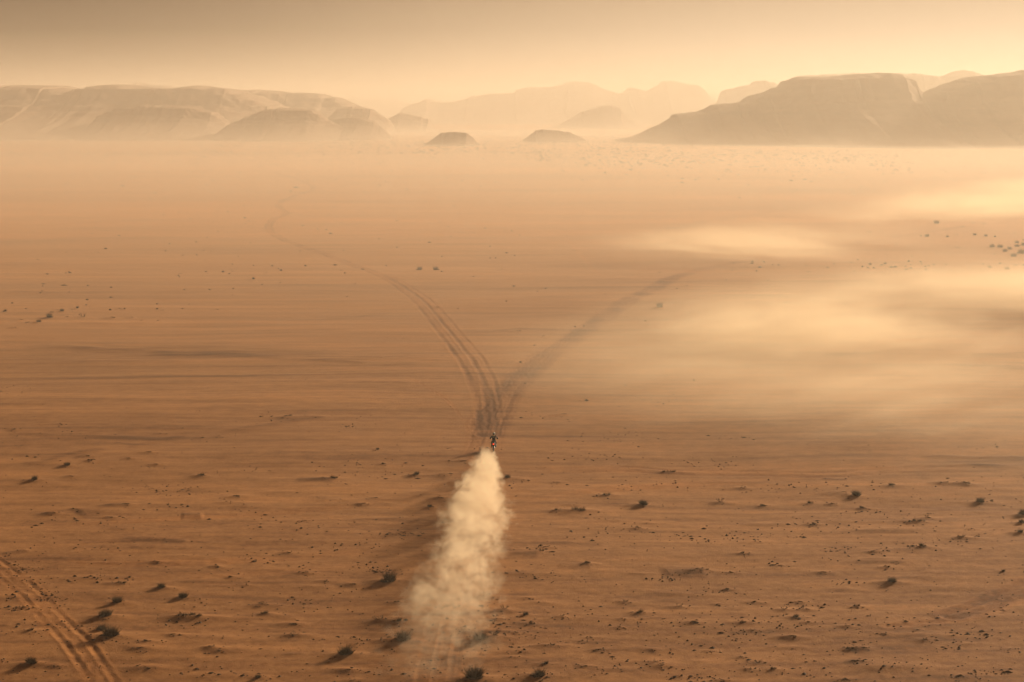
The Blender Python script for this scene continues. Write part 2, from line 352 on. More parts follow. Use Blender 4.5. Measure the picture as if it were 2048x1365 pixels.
    for si, (poly, hw, tt) in enumerate(STREAK):
        id_, of, s_, tot = seg_field(poly, hw * 2)
        if not len(id_): continue
        of = of + pn(s_ / 8, np.zeros_like(s_), 150 + si) * hw
        ends = sst(s_, 0, tot * .2) * (1 - sst(s_, tot * .8, tot))
        nn = .45 + .9 * sst(pn(Xn[id_] / 5, Yn[id_] / 1.2, 170 + si), -.4, .5)
        g = np.exp(-(of / hw) ** 2 * 1.6) * ends * nn
        Tn[id_] += tt * g
        Zn[id_] += .10 * min(1, hw) * g
    Z[near_ok] += Zn; T[near_ok] += Tn
    flt = np.zeros_like(X); flt[near_ok] = FL
    # -- faces
    idx = np.arange(nr * na).reshape(nr, na)
    a = idx[:-1]; b = idx[1:]
    f = np.stack([a, np.roll(a, -1, 1), np.roll(b, -1, 1), b], -1).reshape(-1, 4)
    f = f[:, ::-1]
    verts = np.stack([X, Y, Z], -1)
    me = mesh_np('ground', verts, f)
    # inner disc closes the hole under the camera
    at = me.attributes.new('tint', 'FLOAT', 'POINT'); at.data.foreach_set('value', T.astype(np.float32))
    at = me.attributes.new('loose', 'FLOAT', 'POINT'); at.data.foreach_set('value', flt.astype(np.float32))
    return me, (rr, th, Z.reshape(nr, na))

m_sand, t, b = mat_new('sand')
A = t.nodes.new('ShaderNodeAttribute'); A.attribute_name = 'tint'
A2 = t.nodes.new('ShaderNodeAttribute'); A2.attribute_name = 'loose'
geo = t.nodes.new('ShaderNodeNewGeometry')
def noise(scale, detail, rough=.55, vec=None):
    n = t.nodes.new('ShaderNodeTexNoise'); n.inputs['Scale'].default_value = scale; n.inputs['Detail'].default_value = detail
    n.inputs['Roughness'].default_value = rough
    t.links.new(vec if vec else geo.outputs['Position'], n.inputs['Vector']); return n
mp = t.nodes.new('ShaderNodeMapping'); mp.inputs['Scale'].default_value = (1, 5, 1); t.links.new(geo.outputs['Position'], mp.inputs[0])
nA = noise(.05, 4, .6, mp.outputs[0]); nB = noise(3.0, 5, .75); nC = noise(.012, 3)
mixc = t.nodes.new('ShaderNodeMix'); mixc.data_type = 'RGBA'
mixc.inputs[6].default_value = (.34, .145, .046, 1); mixc.inputs[7].default_value = (.32, .150, .054, 1)
t.links.new(nC.outputs['Fac'], mixc.inputs[0])
def math_(op, a_, b_=None, c_=None):
    n = t.nodes.new('ShaderNodeMath'); n.operation = op
    for i, q in enumerate((a_, b_, c_)):
        if q is None: continue
        if isinstance(q, (int, float)): n.inputs[i].default_value = q
        else: t.links.new(q, n.inputs[i])
    return n.outputs[0]
mp3 = t.nodes.new('ShaderNodeMapping'); mp3.inputs['Scale'].default_value = (.05, 1, 1); mp3.inputs['Rotation'].default_value = (0, 0, .012); t.links.new(geo.outputs['Position'], mp3.inputs[0])
nF = noise(.28, 5, .7, mp3.outputs[0])      # fine wind lines across the plain
v1 = math_('ADD', math_('MULTIPLY_ADD', nA.outputs['Fac'], .30, -.15), math_('MULTIPLY_ADD', nF.outputs['Fac'], .62, -.31))
v2 = math_('MULTIPLY_ADD', nB.outputs['Fac'], .6, -.30)
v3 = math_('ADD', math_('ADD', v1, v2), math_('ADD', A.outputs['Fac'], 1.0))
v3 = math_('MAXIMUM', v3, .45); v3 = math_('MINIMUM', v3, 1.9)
sc_ = t.nodes.new('ShaderNodeVectorMath'); sc_.operation = 'SCALE'
mixl = t.nodes.new('ShaderNodeMix'); mixl.data_type = 'RGBA'; mixl.inputs[7].default_value = (.36, .148, .044, 1)
t.links.new(math_('MULTIPLY', A2.outputs['Fac'], .8), mixl.inputs[0]); t.links.new(mixc.outputs[2], mixl.inputs[6])
t.links.new(mixl.outputs[2], sc_.inputs[0]); t.links.new(v3, sc_.inputs['Scale'])
cx_ = t.nodes.new('ShaderNodeCombineXYZ')      # coarser, darker sand is also redder
v3c = math_('MINIMUM', v3, 1.0)
cx_.inputs[0].default_value = 1.0
t.links.new(math_('MULTIPLY_ADD', v3c, .22, .78), cx_.inputs[1]); t.links.new(math_('MULTIPLY_ADD', v3c, .48, .52), cx_.inputs[2])
mm_ = t.nodes.new('ShaderNodeVectorMath'); mm_.operation = 'MULTIPLY'
t.links.new(sc_.outputs[0], mm_.inputs[0]); t.links.new(cx_.outputs[0], mm_.inputs[1])
t.links.new(mm_.outputs[0], b.inputs['Base Color'])
b.inputs['Roughness'].default_value = .95; b.inputs['Specular IOR Level'].default_value = .15
nD = noise(7.0, 5, .8)
bmp = t.nodes.new('ShaderNodeBump'); bmp.inputs['Strength'].default_value = .8; bmp.inputs['Distance'].default_value = .07
t.links.new(nD.outputs['Fac'], bmp.inputs['Height']); t.links.new(bmp.outputs[0], b.inputs['Normal'])

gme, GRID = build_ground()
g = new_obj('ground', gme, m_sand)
tag(g, 'orange sand plain with wind streaks, low hummocks and wheel tracks', 'desert ground', kind='structure')
rr_, th_, Zg = GRID
def ground_z(x, y):
    r = math.hypot(x, y); a = math.atan2(x, y)
    nd = int(np.searchsorted(rr_, r)); nd = min(max(nd, 1), len(rr_) - 1)
    step = 1.55 / FPX; ia = (a + R(21.5)) / step
    i0 = int(max(0, min(ia, len(th_) - 2))); fa = min(max(ia - i0, 0), 1)
    fr = (r - rr_[nd - 1]) / (rr_[nd] - rr_[nd - 1])
    za = Zg[nd - 1, i0] * (1 - fa) + Zg[nd - 1, i0 + 1] * fa; zb = Zg[nd, i0] * (1 - fa) + Zg[nd, i0 + 1] * fa
    return float(za * (1 - fr) + zb * fr)

# ------------------------------------------------------------------ rock hills
m_rock, t, b = mat_new('sandstone')
geo = t.nodes.new('ShaderNodeNewGeometry')
mpr = t.nodes.new('ShaderNodeMapping'); mpr.inputs['Scale'].default_value = (.004, .004, .11); t.links.new(geo.outputs['Position'], mpr.inputs[0])
n1 = noise(1.0, 5, .6, mpr.outputs[0]); n2 = noise(.05, 5, .65)
cr = t.nodes.new('ShaderNodeValToRGB'); cr.color_ramp.elements[0].position = .3; cr.color_ramp.elements[1].position = .7
cr.color_ramp.elements[0].color = (.25, .165, .115, 1); cr.color_ramp.elements[1].color = (.32, .215, .15, 1)
t.links.new(n1.outputs['Fac'], cr.inputs[0])
vv = math_('MULTIPLY_ADD', n2.outputs['Fac'], .4, .8)
sc_ = t.nodes.new('ShaderNodeVectorMath'); sc_.operation = 'SCALE'; t.links.new(cr.outputs[0], sc_.inputs[0]); t.links.new(vv, sc_.inputs['Scale'])
# sand drifted over the gentle slopes
sepn = t.nodes.new('ShaderNodeSeparateXYZ'); t.links.new(geo.outputs['Normal'], sepn.inputs[0])
slp = t.nodes.new('ShaderNodeMapRange'); slp.inputs[1].default_value = .80; slp.inputs[2].default_value = .95
t.links.new(sepn.outputs['Z'], slp.inputs[0])
mr = t.nodes.new('ShaderNodeMix'); mr.data_type = 'RGBA'; mr.inputs[7].default_value = (.33, .22, .15, 1)
t.links.new(slp.outputs[0], mr.inputs[0]); t.links.new(sc_.outputs[0], mr.inputs[6]); t.links.new(mr.outputs[2], b.inputs['Base Color'])
b.inputs['Roughness'].default_value = .95; b.inputs['Specular IOR Level'].default_value = .15
bmp = t.nodes.new('ShaderNodeBump'); bmp.inputs['Strength'].default_value = .5; bmp.inputs['Distance'].default_value = 3
t.links.new(n2.outputs['Fac'], bmp.inputs['Height']); t.links.new(bmp.outputs[0], b.inputs['Normal'])

HILLS = [
 # polyline, ridge distance, half depth, cap share, label
 ([(-260,230),(-160,205),(-80,190),(0,184.5),(22,182),(38,174),(60,173),(129,173),(131,177),(152,182),(165,183),(190,181),(205,178),(208,173),(245,171),(265,172),(300,177),(345,180),(352,178),(365,176),(390,174),(395,173),(408,173),(436,177),(473,180),(477,183),(520,196),(560,215),(600,240)],
  2150, 430, .5, 'long flat topped sandstone massif filling the left horizon'),
 ([(430,215),(477,186),(500,182),(560,183),(575,186),(620,187),(655,191),(660,194),(682,198),(700,206),(730,219),(760,238),(780,248)],
  2450, 420, .45, 'stepped ridge falling away right of the left massif'),
 ([(240,190),(255,180),(272,170),(283,167.5),(300,171),(340,173),(350,178),(365,188),(380,200)],
  3300, 300, .4, 'pale peak peeping over the left massif'),
 ([(420,268),(460,250),(495,236),(530,222),(560,217),(620,221),(640,228),(655,240),(690,258),(710,268)],
  1830, 150, .3, 'rounded dark spur in front of the left massif'),
 ([(160,268),(185,250),(205,232),(240,218),(300,212),(380,214),(430,226),(455,246),(470,262)],
  1900, 170, .3, 'broad shoulder low on the left massif'),
 ([(620,232),(680,217),(720,215),(745,219),(758,229),(780,242),(795,248)],
  2250, 180, .35, 'dark sloping spur ending above a low butte'),
 ([(620,262),(650,246),(690,236),(722,237),(750,245),(785,258)],
  1850, 90, .3, 'low dark ridge below the sloping spur'),
 ([(762,249),(778,238),(800,227),(812,229),(845,235),(846,239),(857,239),(859,244),(870,247)],
  2500, 110, .4, 'low tilted butte just right of the left ridges'),
 ([(600,205),(660,198),(700,197),(740,199),(770,200),(800,204),(830,208),(900,216),(1000,224)],
  5600, 500, .4, 'palest low range on the horizon left of centre'),
 ([(790,222),(815,214),(845,203),(860,199.5),(866,204),(890,206),(912,204),(934,199),(937,195),(985,189),(1030,187),(1032,182),(1050,176),(1095,175),(1126,171),(1130,166),(1155,164),(1180,166),(1188,170),(1210,180),(1233,188),(1253,186),(1254,176),(1268,176),(1271,179),(1290,184),(1294,184),(1305,177),(1319,172),(1323,164),(1347,163),(1392,173),(1396,178),(1403,183),(1410,192),(1425,205),(1450,225),(1480,238)],
  3900, 520, .45, 'wide pale range of mesas across the centre horizon'),
 ([(1400,205),(1415,192),(1422,188),(1442,188),(1455,196),(1475,210)],
  5600, 300, .4, 'tiny palest knoll in the gap between centre and right mesas'),
 ([(1100,258),(1120,251),(1135,243),(1165,225),(1200,213),(1222,212),(1241,217),(1238,221),(1255,234),(1268,246),(1285,254)],
  2850, 170, .3, 'pale rounded butte in front of the central range'),
 ([(1066,267),(1090,259),(1110,245),(1150,240),(1180,236),(1330,238),(1400,244),(1440,256)],
  3500, 150, .3, 'faint low shoulder behind the pale rounded butte'),
 ([(838,296),(850,291),(866,280),(880,270),(882,267),(910,266),(932,268),(938,272),(946,280),(951,287),(962,293)],
  1540, 42, .25, 'small dome shaped butte with a flat cap, centre left'),
 ([(1045,280),(1057,275),(1069,266),(1071,261),(1074,263),(1085,261),(1141,266),(1142,269),(1155,274),(1172,279)],
  1700, 50, .3, 'low flat outcrop with a small knob, centre right'),
 ([(1200,304),(1230,296),(1270,276),(1300,261),(1330,247),(1347,238),(1349,230),(1400,226),(1413,219),(1424,212),(1480,208),(1493,203),(1497,199),(1515,189),(1553,180),(1570,170),(1585,158),(1590,156),(1650,156),(1690,152),(1745,149),(1772,149),(1785,158),(1797,163),(1806,178),(1820,184),(1830,183),(1840,187),(1850,190),(1900,196),(1980,206),(2100,230),(2200,260)],
  1720, 330, .5, 'huge flat topped mesa with a long left slope on the right'),
 ([(1780,260),(1820,222),(1846,194),(1860,184),(1880,176),(1914,169),(1918,160),(1960,154),(2030,146),(2045,142),(2150,140),(2250,150),(2360,190),(2450,230)],
  1640, 300, .5, 'tall dark mesa cut off by the right edge'),
 ([(1405,225),(1428,212),(1436,203),(1444,183),(1475,175),(1503,171),(1510,163),(1548,166),(1554,172),(1590,190),(1650,215)],
  3000, 230, .45, 'pale square topped mesa left of the huge right mesa'),
 ([(1540,190),(1585,160),(1600,153),(1700,148),(1750,147),(1840,149),(1865,155),(1884,161),(1893,153),(1902,146),(1920,142),(1946,145),(1950,151),(1968,153),(2050,165)],
  2600, 260, .45, 'pale long mesa showing behind the right mesas'),
]
for hi, (poly, D, W, cap, label) in enumerate(HILLS):
    pts = [at_depth(px, py, D) for px, py in poly]
    xs = np.array([p[0] for p in pts]); hs = np.maximum(np.array([p[1] for p in pts]), 0.0)
    hs[0] = min(hs[0], 0); hs[-1] = min(hs[-1], 0)
    _u = np.linspace(xs[0], xs[-1], 900); _h = np.interp(_u, xs, hs); _px = D / FPX
    _h = _h + _px * (2.0 * pn(_u / (_px * 16), np.zeros_like(_u), 400 + hi) + 2.4 * np.round(1.5 * pn(_u / (_px * 30), np.zeros_like(_u), 430 + hi)) / 1.5) * (_h > _px * 8)
    xs, hs = _u, np.maximum(_h, 0)
    x0, x1 = xs[0], xs[-1]
    nx = int(min(620, max(90, (x1 - x0) / D * FPX / 1.6))); ny = 90
    U = np.linspace(x0, x1, nx); V = np.linspace(-1, 1, ny)
    UU, VV = np.meshgrid(U, V, indexing='ij')
    H = np.interp(UU + 0.0035 * D * pn(UU / (.012 * D), VV * 3, 210 + hi) * np.abs(VV) * 2, xs, hs)
    H0 = np.interp(UU, xs, hs)
    hm = hs.max()
    # half depth shrinks where the hill is low
    Wl = W * (np.clip(.7 + .3 * (H0 / hm), .1, 1) if W > 400 else np.clip(.25 + .75 * (H0 / hm), .1, 1)) * (1 + .28 * pn(UU / (W * .7), np.zeros_like(UU) + hi, 300 + hi) + .05 * pn(UU / (W * .2), np.zeros_like(UU) + hi, 320 + hi))
    gull = .4 * pn(UU / (W * .35), VV * .8, 230 + hi) * .2 + pn(UU / (W * .13), VV * 2, 250 + hi) * .10 + pn(UU / (W * .05), VV * 4, 260 + hi) * .06
    av = np.clip(np.abs(VV) * (1 + gull * (np.abs(VV) > .02)), 0, 1)
    crest = cap * .45
    cl = .62   # top of the talus as a share of the height
    pr = np.where(av < crest, 1 - .03 * av / crest,
         np.where(av < crest + .14, .97 - (.97 - cl) * sst(av, crest, crest + .14),
                  cl * (1 - (av - crest - .14) / (1 - crest - .14)) ** 1.9))
    Z = H * pr
    # strata: small ledges
    step = hm / 9
    Zs = (np.floor(Z / step) + sst((Z / step) % 1, .35, .95)) * step
    k = sst(Z / hm, .25, .6) * sst(np.abs(VV), .03, .1)
    Z = Z * (1 - .65 * k) + Zs * .65 * k
    Z += hm * .018 * pn(UU / (W * .03), VV * W / (W * .04), 280 + hi) * sst(np.abs(VV), .02, .06) * (Z > 1)
    Z = np.maximum(Z, 0) + 1.0 - 2.5 * sst(np.abs(VV), .9, 1.0) - 3.0 * (Z <= .2)
    edge = np.minimum(np.arange(nx), np.arange(nx)[::-1])[:, None]
    Z = np.where(edge == 0, -1.5, Z); Z[:, 0] = -1.5; Z[:, -1] = -1.5
    ctr = np.abs(VV) < .03
    Z = np.where(ctr & (edge > 0), np.maximum(H0, Z * 0), Z)
    YY = D + VV * Wl
    idx = np.arange(nx * ny).reshape(nx, ny)
    f = np.stack([idx[:-1, :-1], idx[1:, :-1], idx[1:, 1:], idx[:-1, 1:]], -1).reshape(-1, 4)
    cx = (x0 + x1) / 2
    me = mesh_np('hill', np.stack([UU - cx, YY - D, Z], -1).reshape(-1, 3), f, smooth=False)
    o = new_obj('hill', me, m_rock); o.location = (cx, D, 0)
    tag(o, label, 'rock hill', kind='structure')

# ------------------------------------------------------------------ shrubs
m_shrub, t, b = mat_new('dry_shrub')
oi = t.nodes.new('ShaderNodeObjectInfo'); geo = t.nodes.new('ShaderNodeNewGeometry')
ntx = noise(6, 2)
cr = t.nodes.new('ShaderNodeValToRGB'); cr.color_ramp.elements[0].color = (.030, .018, .008, 1); cr.color_ramp.elements[1].color = (.10, .062, .026, 1)
mx = math_('MULTIPLY_ADD', oi.outputs['Random'], .5, 0.0); mx = math_('ADD', mx, math_('MULTIPLY', ntx.outputs['Fac'], .5))
t.links.new(mx, cr.inputs[0]); t.links.new(cr.outputs[0], b.inputs['Base Color']); b.inputs['Roughness'].default_value = .8
b.inputs['Specular IOR Level'].default_value = .2
m_twig = simple_mat('dead_wood', (.07, .045, .03), .8)

def blades(rnd, V, F, n, rad, h, wid, lean=.9, cx=0, cy=0, z0=0, flat=1.0):
    for i in range(n):
        a = rnd.uniform(0, 2 * math.pi); q = rad * math.sqrt(rnd.random()) * .55
        bx, by = cx + math.cos(a) * q, cy + math.sin(a) * q * .8
        a2 = a + rnd.gauss(0, .5); ln = lean * (q / (rad * .55)) * rnd.uniform(.5, 1.2)
        L = h * rnd.uniform(.45, 1.25)
        dx, dy = math.cos(a2) * ln, math.sin(a2) * ln * .8
        nrm = Vector((dx, dy, 1.0 * flat)).normalized()
        p0 = Vector((bx, by, z0 - .03)); p1 = p0 + nrm * L * .55; p2 = p0 + nrm * L + Vector((dx, dy, -.25)) * L * .18
        s = Vector((-math.sin(rnd.uniform(0, 6.3)), math.cos(rnd.uniform(0, 6.3)), 0)) * wid
        k = len(V)
        V += [p0 - s, p0 + s, p1 + s * .8, p1 - s * .8, p2 + s * .35, p2 - s * .35]
        F += [(k, k + 1, k + 2, k + 3), (k + 3, k + 2, k + 4, k + 5)]
def twig(rnd, V, F, p, d, L, r, depth):
    q = p + d * L
    side = d.orthogonal().normalized(); s2 = d.cross(side).normalized(); k = len(V)
    for (pp, rad) in ((p, r), (q, r * .6)):
        for a in (0, 2.09, 4.19): V.append(pp + (side * math.cos(a) + s2 * math.sin(a)) * rad)
    for i in range(3): F.append((k + i, k + (i + 1) % 3, k + 3 + (i + 1) % 3, k + 3 + i))
    if depth > 0:
        for j in range(rnd.choice((2, 3))):
            d2 = (d + Vector((rnd.gauss(0, .55), rnd.gauss(0, .5), rnd.gauss(.1, .3)))).normalized()
            twig(rnd, V, F, p + d * L * rnd.uniform(.5, 1), d2, L * rnd.uniform(.5, .8), r * .65, depth - 1)
def mk(V, F, name):
    return mesh_np(name, np.array([tuple(v) for v in V]), np.array(F), smooth=False)
PROTO = {'D': [], 'S': [], 'T': [], 'L': []}
for v in range(5):
    rnd = random.Random(100 + v)
    V, F = [], []      # dense dome, unit width about 1 m, height about .5
    for c in range(rnd.randint(3, 5)):
        cx_, cy_ = rnd.uniform(-.24, .24), rnd.uniform(-.18, .18)
        blades(rnd, V, F, 150, .30, rnd.uniform(.32, .52), .0062, .95, cx_, cy_)
    blades(rnd, V, F, 260, .62, .17, .013, 1.5)
    PROTO['D'].append(mk(V, F, 'shrub'))
    V, F = [], []
    for c in range(rnd.randint(3, 5)):
        blades(rnd, V, F, 45, .22, rnd.uniform(.14, .34), .010, 1.1, rnd.uniform(-.42, .42), rnd.uniform(-.12, .12))
    blades(rnd, V, F, 110, .7, .08, .014, 2.0)
    PROTO['S'].append(mk(V, F, 'tuft'))
    V, F = [], []
    for c in range(7):
        a = rnd.uniform(0, 6.28)
        twig(rnd, V, F, Vector((math.cos(a) * .22 * rnd.random(), math.sin(a) * .12, -.03)),
             Vector((math.cos(a) * .9, math.sin(a) * .6, rnd.uniform(.4, 1.0))).normalized(), rnd.uniform(.16, .3), .013, 3)
    blades(rnd, V, F, 50, .45, .10, .012, 1.8)
    PROTO['T'].append(mk(V, F, 'twigs'))
    V, F = [], []
    for c in range(9):
        blades(rnd, V, F, 32, .2, rnd.uniform(.05, .13), .013, 2.2, rnd.uniform(-.5, .42), rnd.uniform(-.16, .16))
    for c in range(3):
        a = rnd.uniform(0, 6.28)
        twig(rnd, V, F, Vector((rnd.uniform(-.3, .4), rnd.uniform(-.1, .1), -.02)), Vector((math.cos(a), math.sin(a), .5)).normalized(), .12, .012, 2)
    PROTO['L'].append(mk(V, F, 'cushion'))
NAMES = {'D': ('desert_shrub', 'shrub'), 'S': ('grass_tuft', 'grass tuft'), 'T': ('dry_twig_bush', 'dead bush'), 'L': ('low_cushion_plant', 'cushion plant')}
ORD = ['', 'second ', 'third ', 'fourth ', 'fifth ', 'sixth ', 'seventh ', 'eighth ', 'ninth ', 'tenth ', 'eleventh ', 'twelfth ', 'thirteenth ', 'fourteenth ', 'fifteenth ', 'sixteenth ', 'seventeenth ', 'eighteenth ', 'nineteenth ', 'twentieth ']
def region(x, y):
    if y > 1290: row = 'along the very bottom'
    elif y > 1225: row = 'level with the plume tail'
    elif y > 1165: row = 'just above the plume tail'
    elif y > 1080: row = 'beside the plume middle'
    elif y > 1020: row = 'beside the upper plume'
    elif y > 985: row = 'just above the widest plume'
    elif y > 900: row = 'just below the rider'
    elif y > 780: row = 'level with the rider'
    elif y > 590: row = 'level with the forking tracks'
    elif y > 515: row = 'above the fork'
    elif y > 478: row = 'in the right edge thicket'
    else: row = 'between the far dust clouds'
    if y <= 515: return row, ''
    if x < 500: side = 'far left'
    elif x < 930 - max(0, (y - 900)) * .12: side = 'centre left'
    elif x < 1040 and y > 900: side = 'by the dust'
    elif x < 1560: side = 'centre right'
    else: side = 'far right'
    return row, side
WORD = {'D': ('dense', 'shrub'), 'S': ('sparse', 'grass tuft'), 'T': ('bare', 'twig bush'), 'L': ('low flat', 'cushion plant')}
bins = {}
for s in shrubs:
    bins.setdefault(region(s[0], s[1]) + (s[3],), []).append(s)
lab = {}
for k, L in bins.items():
    L.sort()
    for i, s in enumerate(L):
        wm = s[2] / ppm(s[1]); sz = 'big' if wm > 1.15 else ('small' if wm > .5 else 'tiny')
        adj, noun = WORD[s[3]]
        if len(L) == 1: o_ = 'the only ' + noun
        elif i == 0: o_ = 'leftmost ' + noun
        elif i == len(L) - 1: o_ = 'rightmost ' + noun
        else: o_ = ORD[i] + noun + ' from left'
        lab[s] = f"{sz} {noun if k[0].startswith('in') else adj + ' ' + noun}, {o_} {k[1]}, {k[0]}".replace(' ,', ',').replace('the only ' + noun, 'the only one').replace(noun + ' from left', 'from left') .replace('leftmost ' + noun, 'leftmost').replace('rightmost ' + noun, 'rightmost')
rnd = random.Random(11)
for i, s in enumerate(shrubs):
    x, y, w, k = s
    gx, gy = gnd(x, y); wm = w / ppm(y)
    me = PROTO[k][rnd.randrange(5)]
    o = new_obj(NAMES[k][0], me, m_twig if k == 'T' else m_shrub)
    o.location = (gx, gy, ground_z(gx, gy))
    sc = wm / {'D': 1.0, 'S': 1.15, 'T': .95, 'L': 1.15}[k]
    hz = sc * (rnd.uniform(.8, 1.1))
    if y < 700: hz *= 1.25
    o.scale = (sc, sc * rnd.uniform(.8, 1.0), hz); o.rotation_euler[2] = rnd.uniform(-.5, .5) + (math.pi if rnd.random() < .5 else 0)
    tag(o, lab[s], NAMES[k][1], 'scattered shrubs and tufts on the plain')

# loose stones and plant crumbs
def scatter_bits(name, pts, sizes, mat, flat=.55, seed=5):
    rs = np.random.RandomState(seed)
    base = np.array([(1, 0, 0), (0, 1, 0), (-1, 0, 0), (0, -1, 0), (0, 0, 1), (0, 0, -.6)], float)
    fc = np.array([(0, 1, 4), (1, 2, 4), (2, 3, 4), (3, 0, 4), (1, 0, 5), (2, 1, 5), (3, 2, 5), (0, 3, 5)])
    V = []; F = []
    for i, ((x, y), s) in enumerate(zip(pts, sizes)):
        a = rs.uniform(0, 6.28); c, sn = math.cos(a), math.sin(a)
        q = base * (1 + rs.uniform(-.35, .35, base.shape)) * np.array([s * rs.uniform(.8, 1.8), s * .9, s * flat])
        q = np.stack([q[:, 0] * c - q[:, 1] * sn * .8, q[:, 0] * sn * .5 + q[:, 1] * c, q[:, 2]], -1)
        q += np.array([x, y, ground_z(x, y) + s * flat * .3]); V.append(q); F.append(fc + 6 * i)
    me = mesh_np(name, np.concatenate(V), np.concatenate(F), smooth=False)
    return new_obj(name, me, mat)
rnd = random.Random(21)
pts, sz = [], []
for c in range(130):
    py = 760 + 600 * rnd.random() ** .7; px = rnd.uniform(-20, 2070); n = rnd.randint(6, 26); sx = rnd.uniform(15, 70)
    for j in range(n):
        x, y = px + rnd.gauss(0, sx), py + rnd.gauss(0, sx * .16)
        pts.append(gnd(x, y)); sz.append(rnd.uniform(.03, .11) * rnd.choice((1, 1, 1.5)))
for c in range(2100):
    pts.append(gnd(rnd.uniform(-20, 2070), 700 + 680 * rnd.random() ** .6)); sz.append(rnd.uniform(.025, .085))
for s in shrubs:
    for j in range(5):
        if s[1] > 820: pts.append(gnd(s[0] + rnd.gauss(0, s[2]), s[1] + rnd.gauss(2, s[2] * .2))); sz.append(rnd.uniform(.03, .09))
for c in range(120):     # clods thrown up beside the ruts at lower left
    f_ = rnd.random(); x = -20 + 130 * f_; y = 1105 + 110 * f_
    pts.append(gnd(x + rnd.gauss(14, 12), y + rnd.gauss(0, 8))); sz.append(rnd.uniform(.04, .1))
m_stone = simple_mat('dark_stone', (.085, .05, .032), .9, var=.4, scale=.7, spec=.2)
o = scatter_bits('gravel', pts, sz, m_stone); tag(o, 'scattered dark stones and plant crumbs over the sand', 'gravel', kind='stuff')
# belts of distant scrub
pts, sz = [], []
def belt(x0, x1, yc, spread, n, smin, smax):
    for i in range(n):
        x = rnd.uniform(x0, x1); y = yc(x) + rnd.gauss(0, spread * 1.25)
        if rnd.random() < .4: continue
        if y < 236: continue
        pts.append(gnd(x, y)); sz.append(rnd.uniform(smin, smax) * .72)
belt(0, 700, lambda x: 306, 3, 260, .7, 1.6); belt(0, 400, lambda x: 324, 6, 120, .6, 1.1)
belt(380, 900, lambda x: 312, 7, 160, .6, 1.2); belt(700, 1400, lambda x: 291 + (x - 700) * .012, 7, 700, .8, 2.4)
belt(700, 1100, lambda x: 305, 1.5, 130, .7, 1.6); belt(1050, 1800, lambda x: 316 + 6 * math.sin(x / 90), 7, 900, .8, 2.0)
belt(1250, 2070, lambda x: 328, 12, 420, .6, 1.5); belt(1400, 2070, lambda x: 392 - (x - 1400) * .035, 4, 110, .35, .8)
belt(1050, 1500, lambda x: 276, 5, 400, 1.2, 2.6); belt(700, 1100, lambda x: 262, 5, 300, 1.4, 2.8); belt(400, 760, lambda x: 292, 6, 240, .9, 2)
belt(0, 2070, lambda x: 345, 16, 260, .5, 1.0); belt(150, 1100, lambda x: 470, 45, 150, .25, .55); belt(1500, 2060, lambda x: 533, 6, 60, .3, .6); belt(1536, 2060, lambda x: 560, 40, 50, .2, .4)
belt(0, 700, lambda x: 560, 30, 70, .2, .45); belt(1000, 1700, lambda x: 600, 70, 70, .2, .35)
o = scatter_bits('scrub', pts, sz, m_shrub, .6, 9); tag(o, 'belts of tiny distant desert scrub below the hills', 'scrub', kind='stuff')

# ------------------------------------------------------------------ motorcycle
m_black = simple_mat('black_plastic', (.004, .004, .0045), .45)
m_rub = simple_mat('tyre_rubber', (.02, .019, .018), .85)
m_metal = simple_mat('dull_steel', (.45, .43, .40), .35, .9)
m_seat = simple_mat('seat_cover', (.02, .02, .022), .7)
m_suit = simple_mat('navy_fabric', (.004, .004, .010), .8)
m_trou = simple_mat('charcoal_fabric', (.004, .004, .005), .85)
m_skin = simple_mat('skin', (.42, .24, .16), .6)
m_helm = simple_mat('helmet_shell', (.12, .105, .085), .35, coat=.4)
m_white = simple_mat('white_shell', (.5, .46, .38), .35, coat=.3)
m_gold = simple_mat('gold_fabric', (.36, .22, .04), .6)
m_grey = simple_mat('grey_plastic', (.5, .48, .45), .4)
m_red, t, b = mat_new('tail_light_lens')
b.inputs['Base Color'].default_value = (.7, .02, .01, 1); b.inputs['Emission Color'].default_value = (1, .06, .015, 1); b.inputs['Emission Strength'].default_value = 4.5

def bm_obj(name, bm, mat, parent, smooth=True, bevel=0.0):
    me = bpy.data.meshes.new(name); bm.normal_update(); bm.to_mesh(me); bm.free()
    for p in me.polygons: p.use_smooth = smooth
    o = new_obj(name, me, mat, parent)
    if bevel:
        m = o.modifiers.new('bevel', 'BEVEL'); m.width = bevel; m.segments = 2
    return o
def tube(bm, pts, rad, seg=10):
    """continuous tapered tube through pts; rad is a number or a list"""
    pts = [Vector(p) for p in pts]; n = len(pts)
    rads = rad if isinstance(rad, (list, tuple)) else [rad] * n
    rings = []
    for i, p in enumerate(pts):
        d = (pts[min(i + 1, n - 1)] - pts[max(i - 1, 0)]).normalized()
        u = d.cross(Vector((.123, .05, 1) if abs(d.z) < .9 else (1, .05, .1))).normalized(); w = d.cross(u)
        rings.append([bm.verts.new(p + (u * math.cos(2 * math.pi * k / seg) + w * math.sin(2 * math.pi * k / seg)) * rads[i]) for k in range(seg)])
    for a, b_ in zip(rings[:-1], rings[1:]):
        for k in range(seg): bm.faces.new((a[k], a[(k + 1) % seg], b_[(k + 1) % seg], b_[k]))
    bm.faces.new(rings[0][::-1]); bm.faces.new(rings[-1])
